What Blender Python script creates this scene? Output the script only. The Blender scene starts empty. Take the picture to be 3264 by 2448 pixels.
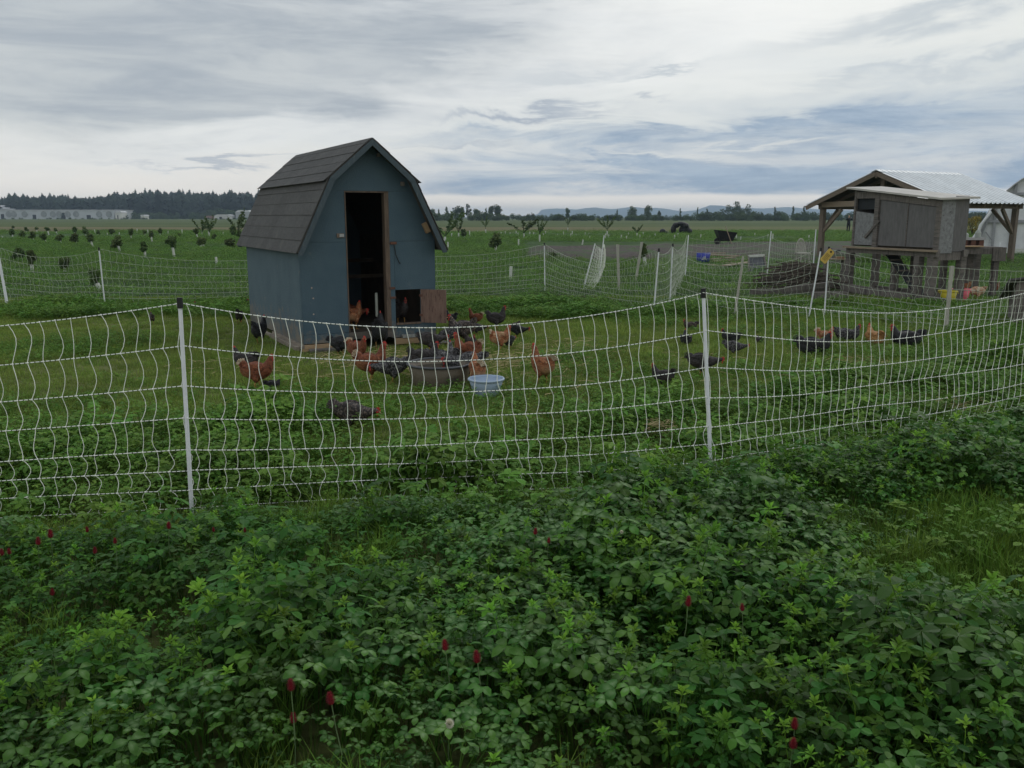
import bpy, math, random
from mathutils import Vector, Matrix, Euler, noise
R = math.radians
SC = bpy.context.scene
COL = SC.collection
# ------------------------------------------------------------------ camera
cam_d = bpy.data.cameras.new('camera')
cam = bpy.data.objects.new('camera', cam_d); COL.objects.link(cam)
cam_d.sensor_width = 36.0
cam_d.lens = 36.0 * 2735.0 / 3264.0
cam_d.clip_start = 0.05; cam_d.clip_end = 20000
cam.location = (0, 0, 1.6)
cam.rotation_euler = (R(90) - math.atan(533 / 2735.0), 0, 0)
SC.camera = cam
# ------------------------------------------------------------------ colour management, sampling
SC.render.engine = 'CYCLES'
SC.view_settings.view_transform = 'Standard'; SC.view_settings.look = 'None'
SC.view_settings.exposure = 0.0; SC.view_settings.gamma = 1.0
SC.view_settings.use_curve_mapping = False
SC.cycles.max_bounces = 6; SC.cycles.diffuse_bounces = 3; SC.cycles.glossy_bounces = 2
SC.cycles.transmission_bounces = 4; SC.cycles.transparent_max_bounces = 6
SC.cycles.volume_bounces = 0
SC.cycles.use_denoising = True
SC.cycles.sample_clamp_indirect = 4
# ------------------------------------------------------------------ world: Nishita sky behind broken stratus
SUN_EL, SUN_AZ = R(38), R(40)          # azimuth measured clockwise from straight ahead
W = bpy.data.worlds.new('World'); SC.world = W; W.use_nodes = True
nt = W.node_tree; nt.nodes.clear()
def wn(t, **k):
    n = nt.nodes.new(t)
    for a, b in k.items(): setattr(n, a, b)
    return n
def M(op, a, b=None, c=None, clamp=False):
    n = wn('ShaderNodeMath', operation=op); n.use_clamp = clamp
    for i, v in enumerate((a, b, c)):
        if v is None: continue
        if isinstance(v, (int, float)): n.inputs[i].default_value = v
        else: nt.links.new(v, n.inputs[i])
    return n.outputs[0]
def MIXC(f, a, b):
    n = wn('ShaderNodeMix', data_type='RGBA'); n.clamp_factor = True
    for s, v in ((n.inputs[0], f), (n.inputs[6], a), (n.inputs[7], b)):
        if isinstance(v, tuple): s.default_value = (*v, 1)
        elif isinstance(v, (int, float)): s.default_value = v
        else: nt.links.new(v, s)
    return n.outputs[2]
def lin(r, g, b):
    f = lambda c: (c / 255 / 12.92) if c / 255 <= .04045 else ((c / 255 + .055) / 1.055) ** 2.4
    return (f(r), f(g), f(b))
tc = wn('ShaderNodeTexCoord'); sx = wn('ShaderNodeSeparateXYZ'); nt.links.new(tc.outputs['Generated'], sx.inputs[0])
X, Y, Z = sx.outputs
hor = M('SQRT', M('ADD', M('MULTIPLY', X, X), M('MULTIPLY', Y, Y)))
AZ = M('ARCTAN2', X, Y)
EL0 = M('ARCTAN2', Z, hor)
def NZ(sxy, sz, det, ro, off=0.0, dist=0.0):
    mp = wn('ShaderNodeMapping'); mp.inputs['Scale'].default_value = (sxy, sxy, sz)
    mp.inputs['Location'].default_value = (off, off * .7, off * 1.3)
    nt.links.new(tc.outputs['Generated'], mp.inputs[0])
    n = wn('ShaderNodeTexNoise'); n.inputs['Scale'].default_value = 1; n.inputs['Detail'].default_value = det
    n.inputs['Roughness'].default_value = ro; n.inputs['Distortion'].default_value = dist
    nt.links.new(mp.outputs[0], n.inputs[0]); return n.outputs[0]
warp = M('SUBTRACT', NZ(6, 30, 7, .62, 3.1, .6), .5)
warp2 = M('SUBTRACT', NZ(9, 20, 4, .6, 8.4), .5)
EL = M('ADD', EL0, M('MULTIPLY', warp, .085))
AZW = M('ADD', AZ, M('MULTIPLY', warp2, .22))
def SS(v, a, b):
    n = wn('ShaderNodeMapRange', interpolation_type='SMOOTHSTEP'); n.clamp = True
    nt.links.new(v, n.inputs[0]); n.inputs[1].default_value = a; n.inputs[2].default_value = b
    n.inputs[3].default_value = 0; n.inputs[4].default_value = 1
    return n.outputs[0]
def ELL(px, py, wx, wy, slope=0.0, hard=1.0):
    """soft cloud bank centred at a direction (given as degrees-like photo offsets), radii in the same unit"""
    a0 = math.atan((px - 1632) / 2735.0); e0 = (691 - py) / 2735.0 * .985
    da = M('MULTIPLY', M('SUBTRACT', AZW, a0), 2735.0 / wx)
    de = M('SUBTRACT', M('SUBTRACT', EL, e0), M('MULTIPLY', M('SUBTRACT', AZW, a0), slope))
    de = M('MULTIPLY', de, 2735.0 / wy)
    q = M('ADD', M('MULTIPLY', da, da), M('MULTIPLY', de, de))
    return M('POWER', math.e, M('MULTIPLY', q, -hard))
def SUMUP(l):
    s = l[0]
    for v in l[1:]: s = M('ADD', s, v)
    return s
n_big = NZ(2.2, 10, 5, .55, 1.7, .3)
n_band = NZ(4.5, 30, 7, .64, 5.2, .5)
n_fine = NZ(9, 55, 6, .68, 2.3, .5)
# veil of high cloud: cream at the horizon, near white higher up
veil = MIXC(SS(EL0, .0, .11), (1.08, 1.0, .90), lin(232, 235, 231))
bright = M('MINIMUM', SUMUP([ELL(2050, 190, 900, 170, .10), ELL(1500, 60, 700, 60, 0),
                             M('MULTIPLY', ELL(900, 430, 800, 60, .18), .7)]), 1.0)
veil = MIXC(bright, veil, lin(253, 254, 251))
# clear sky (physical) showing through thin places of the veil
sky = wn('ShaderNodeTexSky', sky_type='NISHITA'); sky.sun_disc = False
sky.sun_elevation = SUN_EL; sky.sun_rotation = SUN_AZ; sky.air_density = 1.0; sky.dust_density = 1.5
skys = wn('ShaderNodeVectorMath', operation='SCALE'); nt.links.new(sky.outputs[0], skys.inputs[0]); skys.inputs['Scale'].default_value = .10
base = MIXC(M('MULTIPLY', SS(n_big, .45, .75), .16), veil, skys.outputs[0])
# grey lavender bank, upper left and on round behind
left = M('MINIMUM', SUMUP([ELL(150, 130, 1250, 190, -.02), M('MULTIPLY', ELL(250, 310, 800, 80, -.03), .5), M('MULTIPLY', ELL(1000, 90, 700, 110, -.03), .8), M('MULTIPLY', ELL(-900, 250, 1500, 260), .8), ELL(-300, 300, 900, 110, 0),
        M('MULTIPLY', ELL(700, 240, 420, 60, -.10), .8), M('MULTIPLY', ELL(1250, 20, 420, 50, -.05), 1.1),
        M('MULTIPLY', ELL(1150, 175, 420, 36, -.05), .75), M('MULTIPLY', ELL(60, 330, 520, 45, 0), .8)]), 1.0)
lf = M('MULTIPLY', left, M('ADD', .58, M('MULTIPLY', SS(n_band, .34, .68), .42)), clamp=True)
base = MIXC(lf, base, lin(172, 181, 190))
# lavender streaks, upper right
st = SUMUP([ELL(2950, 145, 430, 34, .16), M('MULTIPLY', ELL(1800, 255, 230, 22, .05), .6), M('MULTIPLY', ELL(2060, 262, 130, 9, .1), .8),
            M('MULTIPLY', ELL(2830, 290, 300, 14, .10), .55), M('MULTIPLY', ELL(3300, 250, 200, 14, .05), .7)])
base = MIXC(M('MULTIPLY', st, .75, clamp=True), base, lin(188, 198, 206))
# small dark bars
bars = SUMUP([ELL(1700, 378, 230, 12, .02), M('MULTIPLY', ELL(1850, 400, 130, 9, .0), .6), M('MULTIPLY', ELL(760, 526, 260, 9, .01), .8), M('MULTIPLY', ELL(1420, 470, 170, 10), .6),
              M('MULTIPLY', ELL(2080, 345, 45, 9), .6)])
base = MIXC(M('MULTIPLY', bars, .8, clamp=True), base, lin(160, 172, 188))
# long blue bank low on the right
rt = M('MINIMUM', SUMUP([ELL(2400, 560, 950, 85, .04), ELL(3300, 490, 800, 130, .03), M('MULTIPLY', ELL(1750, 445, 420, 22, -.01), .85),
        M('MULTIPLY', ELL(1700, 560, 430, 48, 0), .8), M('MULTIPLY', ELL(2350, 430, 620, 22, .10), .7), ELL(4600, 450, 1300, 150)]), 1.0)
rt = M('MULTIPLY', rt, SS(EL0, .018, .026))
rt = M('MULTIPLY', rt, SS(M('ADD', EL0, M('MULTIPLY', warp2, .012)), .020, .027))
rf = M('MULTIPLY', rt, M('ADD', .55, M('MULTIPLY', SS(n_band, .34, .62), .6)), clamp=True)
bank = MIXC(SS(n_fine, .3, .7), lin(150, 170, 192), lin(176, 192, 208))
base = MIXC(M('MULTIPLY', rf, 1.0, clamp=True), base, bank)
# breaks of light inside the right bank
brk = SUMUP([ELL(2350, 470, 260, 10, .02), ELL(2080, 505, 330, 9, .0), M('MULTIPLY', ELL(1750, 545, 240, 12), .8), M('MULTIPLY', ELL(2900, 520, 140, 10), .6)])
base = MIXC(M('MULTIPLY', brk, .75, clamp=True), base, lin(226, 228, 226))
# everything out of frame: the same stratus, evenly broken
hi = SS(EL0, .27, .6)
over = MIXC(SS(n_big, .3, .7), lin(178, 186, 200), lin(228, 234, 236))
base = MIXC(M('MULTIPLY', hi, .9), base, over)
base = MIXC(M('MULTIPLY', M('SUBTRACT', n_fine, .5), .35, clamp=True), base, lin(190, 198, 208))
bg = wn('ShaderNodeBackground'); nt.links.new(base, bg.inputs[0]); bg.inputs[1].default_value = 1.0
ow = wn('ShaderNodeOutputWorld'); nt.links.new(bg.outputs[0], ow.inputs[0])
try:
    W.cycles.sampling_method = 'MANUAL'; W.cycles.sample_map_resolution = 512
except Exception: pass
sun_d = bpy.data.lights.new('sun', 'SUN'); sun_d.energy = .5; sun_d.angle = R(25); sun_d.color = (1, .95, .88)
sun = bpy.data.objects.new('sun', sun_d); COL.objects.link(sun)
sv = Vector((math.sin(SUN_AZ) * math.cos(SUN_EL), math.cos(SUN_AZ) * math.cos(SUN_EL), math.sin(SUN_EL)))
sun.rotation_euler = sv.to_track_quat('Z', 'Y').to_euler()
sun.location = (0, 0, 30)

# ================================================================== materials
MATS = {}
def mat(name, c1, c2=None, scale=8.0, rough=.8, bump=0.0, bscale=40.0, c3=None, c3amt=.3, c3scale=2.0, stretch=(1, 1, 1), spec=.3,
        metal=0.0, rnd=0.0, detail=4, trans=0.0, alpha=1.0, coords='Object'):
    if name in MATS: return MATS[name]
    m = bpy.data.materials.new(name); m.use_nodes = True; t = m.node_tree; b = t.nodes['Principled BSDF']
    L = t.links.new
    b.inputs['Roughness'].default_value = rough; b.inputs['Specular IOR Level'].default_value = spec; b.inputs['Metallic'].default_value = metal
    c2 = c2 or tuple(x * .75 for x in c1)
    co = t.nodes.new('ShaderNodeTexCoord'); mp = t.nodes.new('ShaderNodeMapping'); L(co.outputs[coords], mp.inputs[0]); mp.inputs['Scale'].default_value = stretch
    oi = t.nodes.new('ShaderNodeObjectInfo')
    if coords == 'Object':
        ad = t.nodes.new('ShaderNodeVectorMath'); ad.operation = 'ADD'
        ml = t.nodes.new('ShaderNodeMath'); ml.operation = 'MULTIPLY'; ml.inputs[1].default_value = 37.0; L(oi.outputs['Random'], ml.inputs[0])
        L(mp.outputs[0], ad.inputs[0]); L(ml.outputs[0], ad.inputs[1]); vec = ad.outputs[0]
    else: vec = mp.outputs[0]
    n = t.nodes.new('ShaderNodeTexNoise'); n.inputs['Scale'].default_value = scale; n.inputs['Detail'].default_value = detail; n.inputs['Roughness'].default_value = .6
    L(vec, n.inputs[0])
    cr = t.nodes.new('ShaderNodeValToRGB'); cr.color_ramp.elements[0].position = .33; cr.color_ramp.elements[1].position = .68
    cr.color_ramp.elements[0].color = (*c2, 1); cr.color_ramp.elements[1].color = (*c1, 1); L(n.outputs[0], cr.inputs[0])
    out = cr.outputs[0]
    if c3:
        n3 = t.nodes.new('ShaderNodeTexNoise'); n3.inputs['Scale'].default_value = c3scale; n3.inputs['Detail'].default_value = 6; n3.inputs['Roughness'].default_value = .7
        L(vec, n3.inputs[0])
        mr = t.nodes.new('ShaderNodeMapRange'); mr.inputs[1].default_value = .68 - c3amt * .4; mr.inputs[2].default_value = .80 - c3amt * .4; L(n3.outputs[0], mr.inputs[0])
        mx = t.nodes.new('ShaderNodeMix'); mx.data_type = 'RGBA'; L(mr.outputs[0], mx.inputs[0]); L(out, mx.inputs[6]); mx.inputs[7].default_value = (*c3, 1); out = mx.outputs[2]
    if rnd:
        hs = t.nodes.new('ShaderNodeHueSaturation'); mr = t.nodes.new('ShaderNodeMapRange'); L(oi.outputs['Random'], mr.inputs[0])
        mr.inputs[3].default_value = 1 - rnd; mr.inputs[4].default_value = 1 + rnd; L(mr.outputs[0], hs.inputs['Value']); L(out, hs.inputs['Color']); out = hs.outputs[0]
    L(out, b.inputs['Base Color'])
    if bump:
        nb = t.nodes.new('ShaderNodeTexNoise'); nb.inputs['Scale'].default_value = bscale; nb.inputs['Detail'].default_value = 5; L(vec, nb.inputs[0])
        bp = t.nodes.new('ShaderNodeBump'); bp.inputs['Strength'].default_value = bump; bp.inputs['Distance'].default_value = .02
        L(nb.outputs[0], bp.inputs['Height']); L(bp.outputs[0], b.inputs['Normal'])
    if trans: b.inputs['Transmission Weight'].default_value = trans
    if alpha < 1: b.inputs['Alpha'].default_value = alpha
    MATS[name] = m; return m

def leafmat(name, old, young, sheen=.4, mark=None, rough=.5, var=.28, yellow=(.16, .17, .03), yamt=.1, tl=.25):
    """two sided leaf: colour by an 'age' attribute (young shoots are yellower), a per plant random and broad patches"""
    m = bpy.data.materials.new(name); m.use_nodes = True; t = m.node_tree; b = t.nodes['Principled BSDF']; L = t.links.new
    at = t.nodes.new('ShaderNodeAttribute'); at.attribute_name = 'age'
    mx = t.nodes.new('ShaderNodeMix'); mx.data_type = 'RGBA'; L(at.outputs['Fac'], mx.inputs[0]); mx.inputs[6].default_value = (*old, 1); mx.inputs[7].default_value = (*young, 1)
    geo = t.nodes.new('ShaderNodeNewGeometry')
    n = t.nodes.new('ShaderNodeTexNoise'); n.inputs['Scale'].default_value = 1.3; n.inputs['Detail'].default_value = 3; L(geo.outputs['Position'], n.inputs[0])
    r1 = t.nodes.new('ShaderNodeMapRange'); r1.inputs[1].default_value = .45; r1.inputs[2].default_value = .75; r1.inputs[3].default_value = 0; r1.inputs[4].default_value = yamt; L(n.outputs[0], r1.inputs[0])
    m2 = t.nodes.new('ShaderNodeMix'); m2.data_type = 'RGBA'; L(r1.outputs[0], m2.inputs[0]); L(mx.outputs[2], m2.inputs[6]); m2.inputs[7].default_value = (*yellow, 1)
    oi = t.nodes.new('ShaderNodeObjectInfo'); hs = t.nodes.new('ShaderNodeHueSaturation')
    r2 = t.nodes.new('ShaderNodeMapRange'); r2.inputs[3].default_value = 1 - var; r2.inputs[4].default_value = 1 + var; L(oi.outputs['Random'], r2.inputs[0]); L(r2.outputs[0], hs.inputs['Value'])
    r3 = t.nodes.new('ShaderNodeMapRange'); r3.inputs[3].default_value = .485; r3.inputs[4].default_value = .515
    fr = t.nodes.new('ShaderNodeMath'); fr.operation = 'FRACT'; ml = t.nodes.new('ShaderNodeMath'); ml.operation = 'MULTIPLY'; ml.inputs[1].default_value = 7.31
    L(oi.outputs['Random'], ml.inputs[0]); L(ml.outputs[0], fr.inputs[0]); L(fr.outputs[0], r3.inputs[0]); L(r3.outputs[0], hs.inputs['Hue'])
    L(m2.outputs[2], hs.inputs['Color']); out = hs.outputs[0]
    if mark:
        am = t.nodes.new('ShaderNodeAttribute'); am.attribute_name = 'mark'
        m3 = t.nodes.new('ShaderNodeMix'); m3.data_type = 'RGBA'; L(am.outputs['Fac'], m3.inputs[0]); L(out, m3.inputs[6]); m3.inputs[7].default_value = (*mark, 1); out = m3.outputs[2]
    L(out, b.inputs['Base Color']); b.inputs['Roughness'].default_value = rough; b.inputs['Specular IOR Level'].default_value = sheen
    tr = t.nodes.new('ShaderNodeBsdfTranslucent'); L(out, tr.inputs[0]); ms = t.nodes.new('ShaderNodeMixShader'); ms.inputs[0].default_value = tl
    o = t.nodes['Material Output']; L(b.outputs[0], ms.inputs[1]); L(tr.outputs[0], ms.inputs[2]); L(ms.outputs[0], o.inputs[0])
    MATS[name] = m; return m

# ================================================================== mesh building
class MB:
    def __init__(s): s.v = []; s.f = []; s.a = {}; s.mi = []
    def add(s, vs, fs, **at):
        o = len(s.v); s.v += [tuple(v) for v in vs]; s.f += [tuple(i + o for i in f) for f in fs]
        for k, val in at.items():
            s.a.setdefault(k, [0.0] * o); s.a[k] += [0.0] * (o - len(s.a[k]))
            s.a[k] += list(val) if isinstance(val, (list, tuple)) else [val] * len(vs)
        return s
    def box(s, c, d, rot=None):
        x, y, z = [k / 2 for k in d]
        vs = [Vector((i * x, j * y, k * z)) for i in (-1, 1) for j in (-1, 1) for k in (-1, 1)]
        if rot is not None: vs = [rot @ v for v in vs]
        vs = [v + Vector(c) for v in vs]
        return s.add(vs, [(0, 1, 3, 2), (4, 6, 7, 5), (0, 4, 5, 1), (2, 3, 7, 6), (0, 2, 6, 4), (1, 5, 7, 3)])
    def b2(s, x0, x1, y0, y1, z0, z1): return s.box(((x0 + x1) / 2, (y0 + y1) / 2, (z0 + z1) / 2), (x1 - x0, y1 - y0, z1 - z0))
    def beam(s, p, q, w, h, up=(0, 0, 1)):
        p = Vector(p); q = Vector(q); d = (q - p); L = d.length; d.normalize(); u = Vector(up)
        sd = d.cross(u)
        if sd.length < 1e-3: sd = d.cross(Vector((0, 1, 0)))
        sd.normalize(); u = sd.cross(d).normalized()
        vs = [p + sd * (i * w / 2) + u * (j * h / 2) + d * (k * L) for k in (0, 1) for i, j in ((-1, -1), (1, -1), (1, 1), (-1, 1))]
        return s.add(vs, [(3, 2, 1, 0), (4, 5, 6, 7), (0, 1, 5, 4), (1, 2, 6, 5), (2, 3, 7, 6), (3, 0, 4, 7)])
    def tube(s, pts, r, n=6, cap=True, **at):
        pts = [Vector(p) for p in pts]; m = len(pts); rr = r if isinstance(r, (list, tuple)) else [r] * m
        vs = []; ref = None
        for i, p in enumerate(pts):
            t = (pts[min(i + 1, m - 1)] - pts[max(i - 1, 0)]); t.normalize()
            if ref is None:
                ref = t.cross(Vector((0, 0, 1)) if abs(t.z) < .9 else Vector((0, 1, 0)))
            ref = (ref - t * ref.dot(t)).normalized(); bi = t.cross(ref)
            for k in range(n):
                a = 2 * math.pi * k / n; vs.append(p + (ref * math.cos(a) + bi * math.sin(a)) * rr[i])
        fs = [(i * n + k, i * n + (k + 1) % n, (i + 1) * n + (k + 1) % n, (i + 1) * n + k) for i in range(m - 1) for k in range(n)]
        if cap and n > 2: fs += [tuple(range(n))[::-1], tuple((m - 1) * n + k for k in range(n))]
        if at:
            at = {k: ([x for x in v for _ in range(n)] if isinstance(v, (list, tuple)) else v) for k, v in at.items()}
        return s.add(vs, fs, **at)
    def ring(s, rings, cap=True):
        n = len(rings[0]); m = len(rings); vs = [v for r_ in rings for v in r_]
        fs = [(i * n + k, i * n + (k + 1) % n, (i + 1) * n + (k + 1) % n, (i + 1) * n + k) for i in range(m - 1) for k in range(n)]
        if cap: fs += [tuple(range(n))[::-1], tuple((m - 1) * n + k for k in range(n))]
        return s.add(vs, fs)
    def lathe(s, prof, n=24, c=(0, 0, 0), wob=0.0, cap=True):
        cx, cy, cz = c
        rings = [[Vector((cx + r * math.cos(2 * math.pi * k / n), cy + r * math.sin(2 * math.pi * k / n), cz + z + wob * math.sin(3 * 2 * math.pi * k / n + 1))) for k in range(n)] for r, z in prof]
        return s.ring(rings, cap)
    def ell(s, c, r, n=8, m=6, rot=None):
        rings = []
        for i in range(m + 1):
            a = math.pi * i / m; rr = max(math.sin(a), .02); z = -math.cos(a)
            ring = [Vector((rr * math.cos(2 * math.pi * k / n) * r[0], rr * math.sin(2 * math.pi * k / n) * r[1], z * r[2])) for k in range(n)]
            if rot is not None: ring = [rot @ v for v in ring]
            rings.append([v + Vector(c) for v in ring])
        return s.ring(rings)
    def prism(s, poly, y0, y1):
        """poly: list of (x,z), extruded along y"""
        n = len(poly); vs = [Vector((x, y0, z)) for x, z in poly] + [Vector((x, y1, z)) for x, z in poly]
        ar = sum(poly[i][0] * poly[(i + 1) % n][1] - poly[(i + 1) % n][0] * poly[i][1] for i in range(n))
        f = [tuple(range(n)), tuple(n + k for k in range(n))[::-1]] + [((i + 1) % n, i, n + i, n + (i + 1) % n) for i in range(n)]
        if ar < 0: f = [tuple(reversed(q)) for q in f]
        return s.add(vs, f)
    def quad(s, a, b, c, d, **at): return s.add([a, b, c, d], [(0, 1, 2, 3)], **at)
    def mesh(s, name, material, smooth=False):
        me = bpy.data.meshes.new(name); me.from_pydata(s.v, [], s.f)
        for k, vals in s.a.items():
            vals = vals + [0.0] * (len(s.v) - len(vals)); a = me.attributes.new(k, 'FLOAT', 'POINT'); a.data.foreach_set('value', vals)
        ms = material if isinstance(material, (list, tuple)) else [material]
        for q in ms: me.materials.append(q)
        if smooth: me.polygons.foreach_set('use_smooth', [True] * len(me.polygons))
        me.update(); return me
    def build(s, name, material, parent=None, smooth=False, loc=None, rz=0, **tags):
        me = s.mesh(name, material, smooth)
        o = bpy.data.objects.new(name, me); COL.objects.link(o)
        if parent: o.parent = parent
        if loc: o.location = loc
        if rz: o.rotation_euler.z = rz
        for k, v in tags.items(): o[k] = v
        return o
def put(name, me, parent=None, loc=None, rot=None, scale=None, **tags):
    o = bpy.data.objects.new(name, me); COL.objects.link(o)
    if parent: o.parent = parent
    if loc: o.location = loc
    if rot: o.rotation_euler = rot
    if scale: o.scale = scale if isinstance(scale, (tuple, list)) else (scale,) * 3
    for k, v in tags.items(): o[k] = v
    return o
def thing(name, label, cat, loc=(0, 0, 0), rz=0, group=None):
    o = bpy.data.objects.new(name, None); COL.objects.link(o); o.location = loc; o.rotation_euler = (0, 0, rz)
    o.empty_display_size = .1; o['label'] = label; o['category'] = cat
    if group: o['group'] = group
    return o
def copy_tree(src, loc, rz, label, group=None, scale=None):
    r = src.copy(); COL.objects.link(r); r.location = loc; r.rotation_euler = (0, 0, rz); r['label'] = label
    if group: r['group'] = group
    if scale: r.scale = (scale,) * 3
    for c in list(src.children):
        d = c.copy(); COL.objects.link(d); d.parent = r
        for g in c.children:
            e = g.copy(); COL.objects.link(e); e.parent = d
    return r

# ================================================================== site geometry
_c, _s = math.cos(math.atan(533 / 2735.0)), math.sin(math.atan(533 / 2735.0))
def ground(px, py, z=0.0):
    """plan position of a place seen in the photograph, for a surface at height z"""
    v = (py - 1224) / 2735.0; dn = _s + v * _c; fw = _c - v * _s; t = (1.6 - z) / dn
    return ((px - 1632) / 2735.0 * t, fw * t)
def az(px, Yd):
    """plan x of a bearing at distance Yd"""
    return (px - 1632) / 2735.0 * Yd * 1.017
FRONT = [(-4.9, 4.22), (-1.79, 4.58), (1.25, 5.17), (4.75, 7.05)]
def fence_y(x):
    for (a, b), (c, d) in zip(FRONT, FRONT[1:]):
        if x <= c or (c, d) == FRONT[-1]: return b + (d - b) * (x - a) / (c - a)
def nz(x, y, s=1.0, o=0.0): return noise.noise(Vector((x * s + o, y * s - o, o * .37)))
def gz(x, y):
    if y > 120 or abs(x) > 120: return 0.0
    k = min(1, max(0, (120 - y) / 60))
    z = nz(x, y, .35, 3) * .035 + nz(x, y, 1.4, 9) * .012
    if y < 12 and -6 < x < 7:
        d = y - fence_y(x); z -= .06 * math.exp(-(d / .55) ** 2)
    z -= .055 * math.exp(-(((x + 2.2) / 2.2) ** 2 + ((y - 11.4) / 2.0) ** 2) ** 2)
    if y > 15.5: z += .03 * math.sin(y * 2.1 + nz(x, y, .2, 5) * 2) * min(1, (y - 15.5) / 3) * k
    return z * k

# ================================================================== ground sheet
def ground_material():
    m = bpy.data.materials.new('field_ground'); m.use_nodes = True; t = m.node_tree; b = t.nodes['Principled BSDF']; L = t.links.new
    b.inputs['Roughness'].default_value = .95; b.inputs['Specular IOR Level'].default_value = .1
    g = t.nodes.new('ShaderNodeNewGeometry'); sp = t.nodes.new('ShaderNodeSeparateXYZ'); L(g.outputs['Position'], sp.inputs[0])
    def noi(sc, det=4, st=(1, 1, 1), rough=.6):
        mp = t.nodes.new('ShaderNodeMapping'); mp.inputs['Scale'].default_value = st; L(g.outputs['Position'], mp.inputs[0])
        n = t.nodes.new('ShaderNodeTexNoise'); n.inputs['Scale'].default_value = sc; n.inputs['Detail'].default_value = det; n.inputs['Roughness'].default_value = rough
        L(mp.outputs[0], n.inputs[0]); return n.outputs[0]
    def mth(op, a, b_=None, c=None):
        n = t.nodes.new('ShaderNodeMath'); n.operation = op
        for i, v in enumerate((a, b_, c)):
            if v is None: continue
            if isinstance(v, (int, float)): n.inputs[i].default_value = v
            else: L(v, n.inputs[i])
        return n.outputs[0]
    def ss(v, a, b_):
        n = t.nodes.new('ShaderNodeMapRange'); n.interpolation_type = 'SMOOTHSTEP'; L(v, n.inputs[0]); n.inputs[1].default_value = a; n.inputs[2].default_value = b_; return n.outputs[0]
    def mx(f, a, b_):
        n = t.nodes.new('ShaderNodeMix'); n.data_type = 'RGBA'
        for s, v in ((n.inputs[0], f), (n.inputs[6], a), (n.inputs[7], b_)):
            if isinstance(v, tuple): s.default_value = (*v, 1)
            elif isinstance(v, (int, float)): s.default_value = v
            else: L(v, s)
        return n.outputs[2]
    Yc = mth('ADD', sp.outputs[1], mth('MULTIPLY', mth('SUBTRACT', noi(.6, 3), .5), 3.0))
    yard = mx(ss(noi(9, 5), .35, .65), (.075, .095, .030), (.150, .170, .060))
    yard = mx(ss(noi(.9, 4), .5, .68), yard, (.150, .165, .065))
    # worn bare earth in front of the shed door
    d = t.nodes.new('ShaderNodeVectorMath'); d.operation = 'DISTANCE'; L(g.outputs['Position'], d.inputs[0]); d.inputs[1].default_value = (-1.25, 9.9, 0)
    bare = mth('MULTIPLY', mth('SUBTRACT', 1.0, ss(mth('ADD', d.outputs['Value'], mth('MULTIPLY', mth('SUBTRACT', noi(2.3, 5), .5), 1.6)), .55, 1.5)), .9)
    yard = mx(bare, yard, mx(ss(noi(22, 5), .35, .65), (.10, .072, .045), (.20, .155, .10)))
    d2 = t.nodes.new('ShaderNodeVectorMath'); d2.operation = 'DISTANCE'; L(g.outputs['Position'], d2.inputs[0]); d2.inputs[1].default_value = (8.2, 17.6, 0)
    coop_shade = mth('MULTIPLY', mth('SUBTRACT', 1.0, ss(mth('ADD', d2.outputs['Value'], mth('MULTIPLY', mth('SUBTRACT', noi(2.3, 5), .5), 1.2)), 1.1, 2.1)), .85)  # shade under the raised coop, painted into the ground colour as dark earth
    crop = mx(ss(noi(5, 5), .35, .65), (.028, .055, .018), (.072, .125, .040))
    crop = mx(mth('MULTIPLY', ss(noi(1, 4, (.12, .9, 1)), .52, .68), .8), crop, (.020, .045, .016))
    crop = mx(mth('MULTIPLY', ss(Yc, 40, 90), .65), crop, (.066, .120, .042))
    col = mx(ss(Yc, 15.2, 16.6), yard, crop)
    col = mx(coop_shade, col, mx(ss(noi(14, 5), .35, .65), (.045, .040, .030), (.095, .082, .060)))
    Yf = mth('ADD', sp.outputs[1], mth('MULTIPLY', mth('SUBTRACT', noi(.05, 5, (.3, 1, 1)), .5), 40.0))
    tan = mx(ss(noi(.12, 5, (.06, 1.4, 1)), .4, .62), (.105, .110, .050), (.180, .155, .085))
    tan = mx(mth('MULTIPLY', ss(sp.outputs[0], 2, 30), .75), tan, (.115, .135, .055))
    col = mx(ss(Yf, 90, 99), col, tan)
    far = mx(ss(noi(.035, 5, (.3, 1.6, 1)), .38, .66), (.065, .095, .035), (.105, .130, .052))
    col = mx(ss(Yf, 128, 150), col, far)
    far2 = mx(ss(noi(.02, 5), .4, .66), (.05, .07, .035), (.10, .11, .07))
    col = mx(ss(sp.outputs[1], 560, 700), col, far2)
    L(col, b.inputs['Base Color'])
    bp = t.nodes.new('ShaderNodeBump'); bp.inputs['Strength'].default_value = .6; bp.inputs['Distance'].default_value = .03; L(noi(18, 6), bp.inputs['Height']); L(bp.outputs[0], b.inputs['Normal'])
    return m
def axis(lim, near, step, grow):
    v = [0.0]
    while v[-1] < lim: v.append(v[-1] + (step if v[-1] < near else max(step, (v[-1] - near) * grow)))
    return v
ys_ = [-60, -20, -8, -3, -1, 0] + [y for y in axis(4700, 24, .14, .07)[1:]]
xp = axis(4700, 12, .18, .09); xs_ = [-x for x in xp[:0:-1]] + xp
vs = [(x, y, gz(x, y)) for y in ys_ for x in xs_]; nx_ = len(xs_)
fs = [(j * nx_ + i, j * nx_ + i + 1, (j + 1) * nx_ + i + 1, (j + 1) * nx_ + i) for j in range(len(ys_) - 1) for i in range(nx_ - 1)]
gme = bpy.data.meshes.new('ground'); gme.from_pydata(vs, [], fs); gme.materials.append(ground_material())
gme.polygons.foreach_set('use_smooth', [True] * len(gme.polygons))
put('ground', gme, kind='structure')

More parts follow.
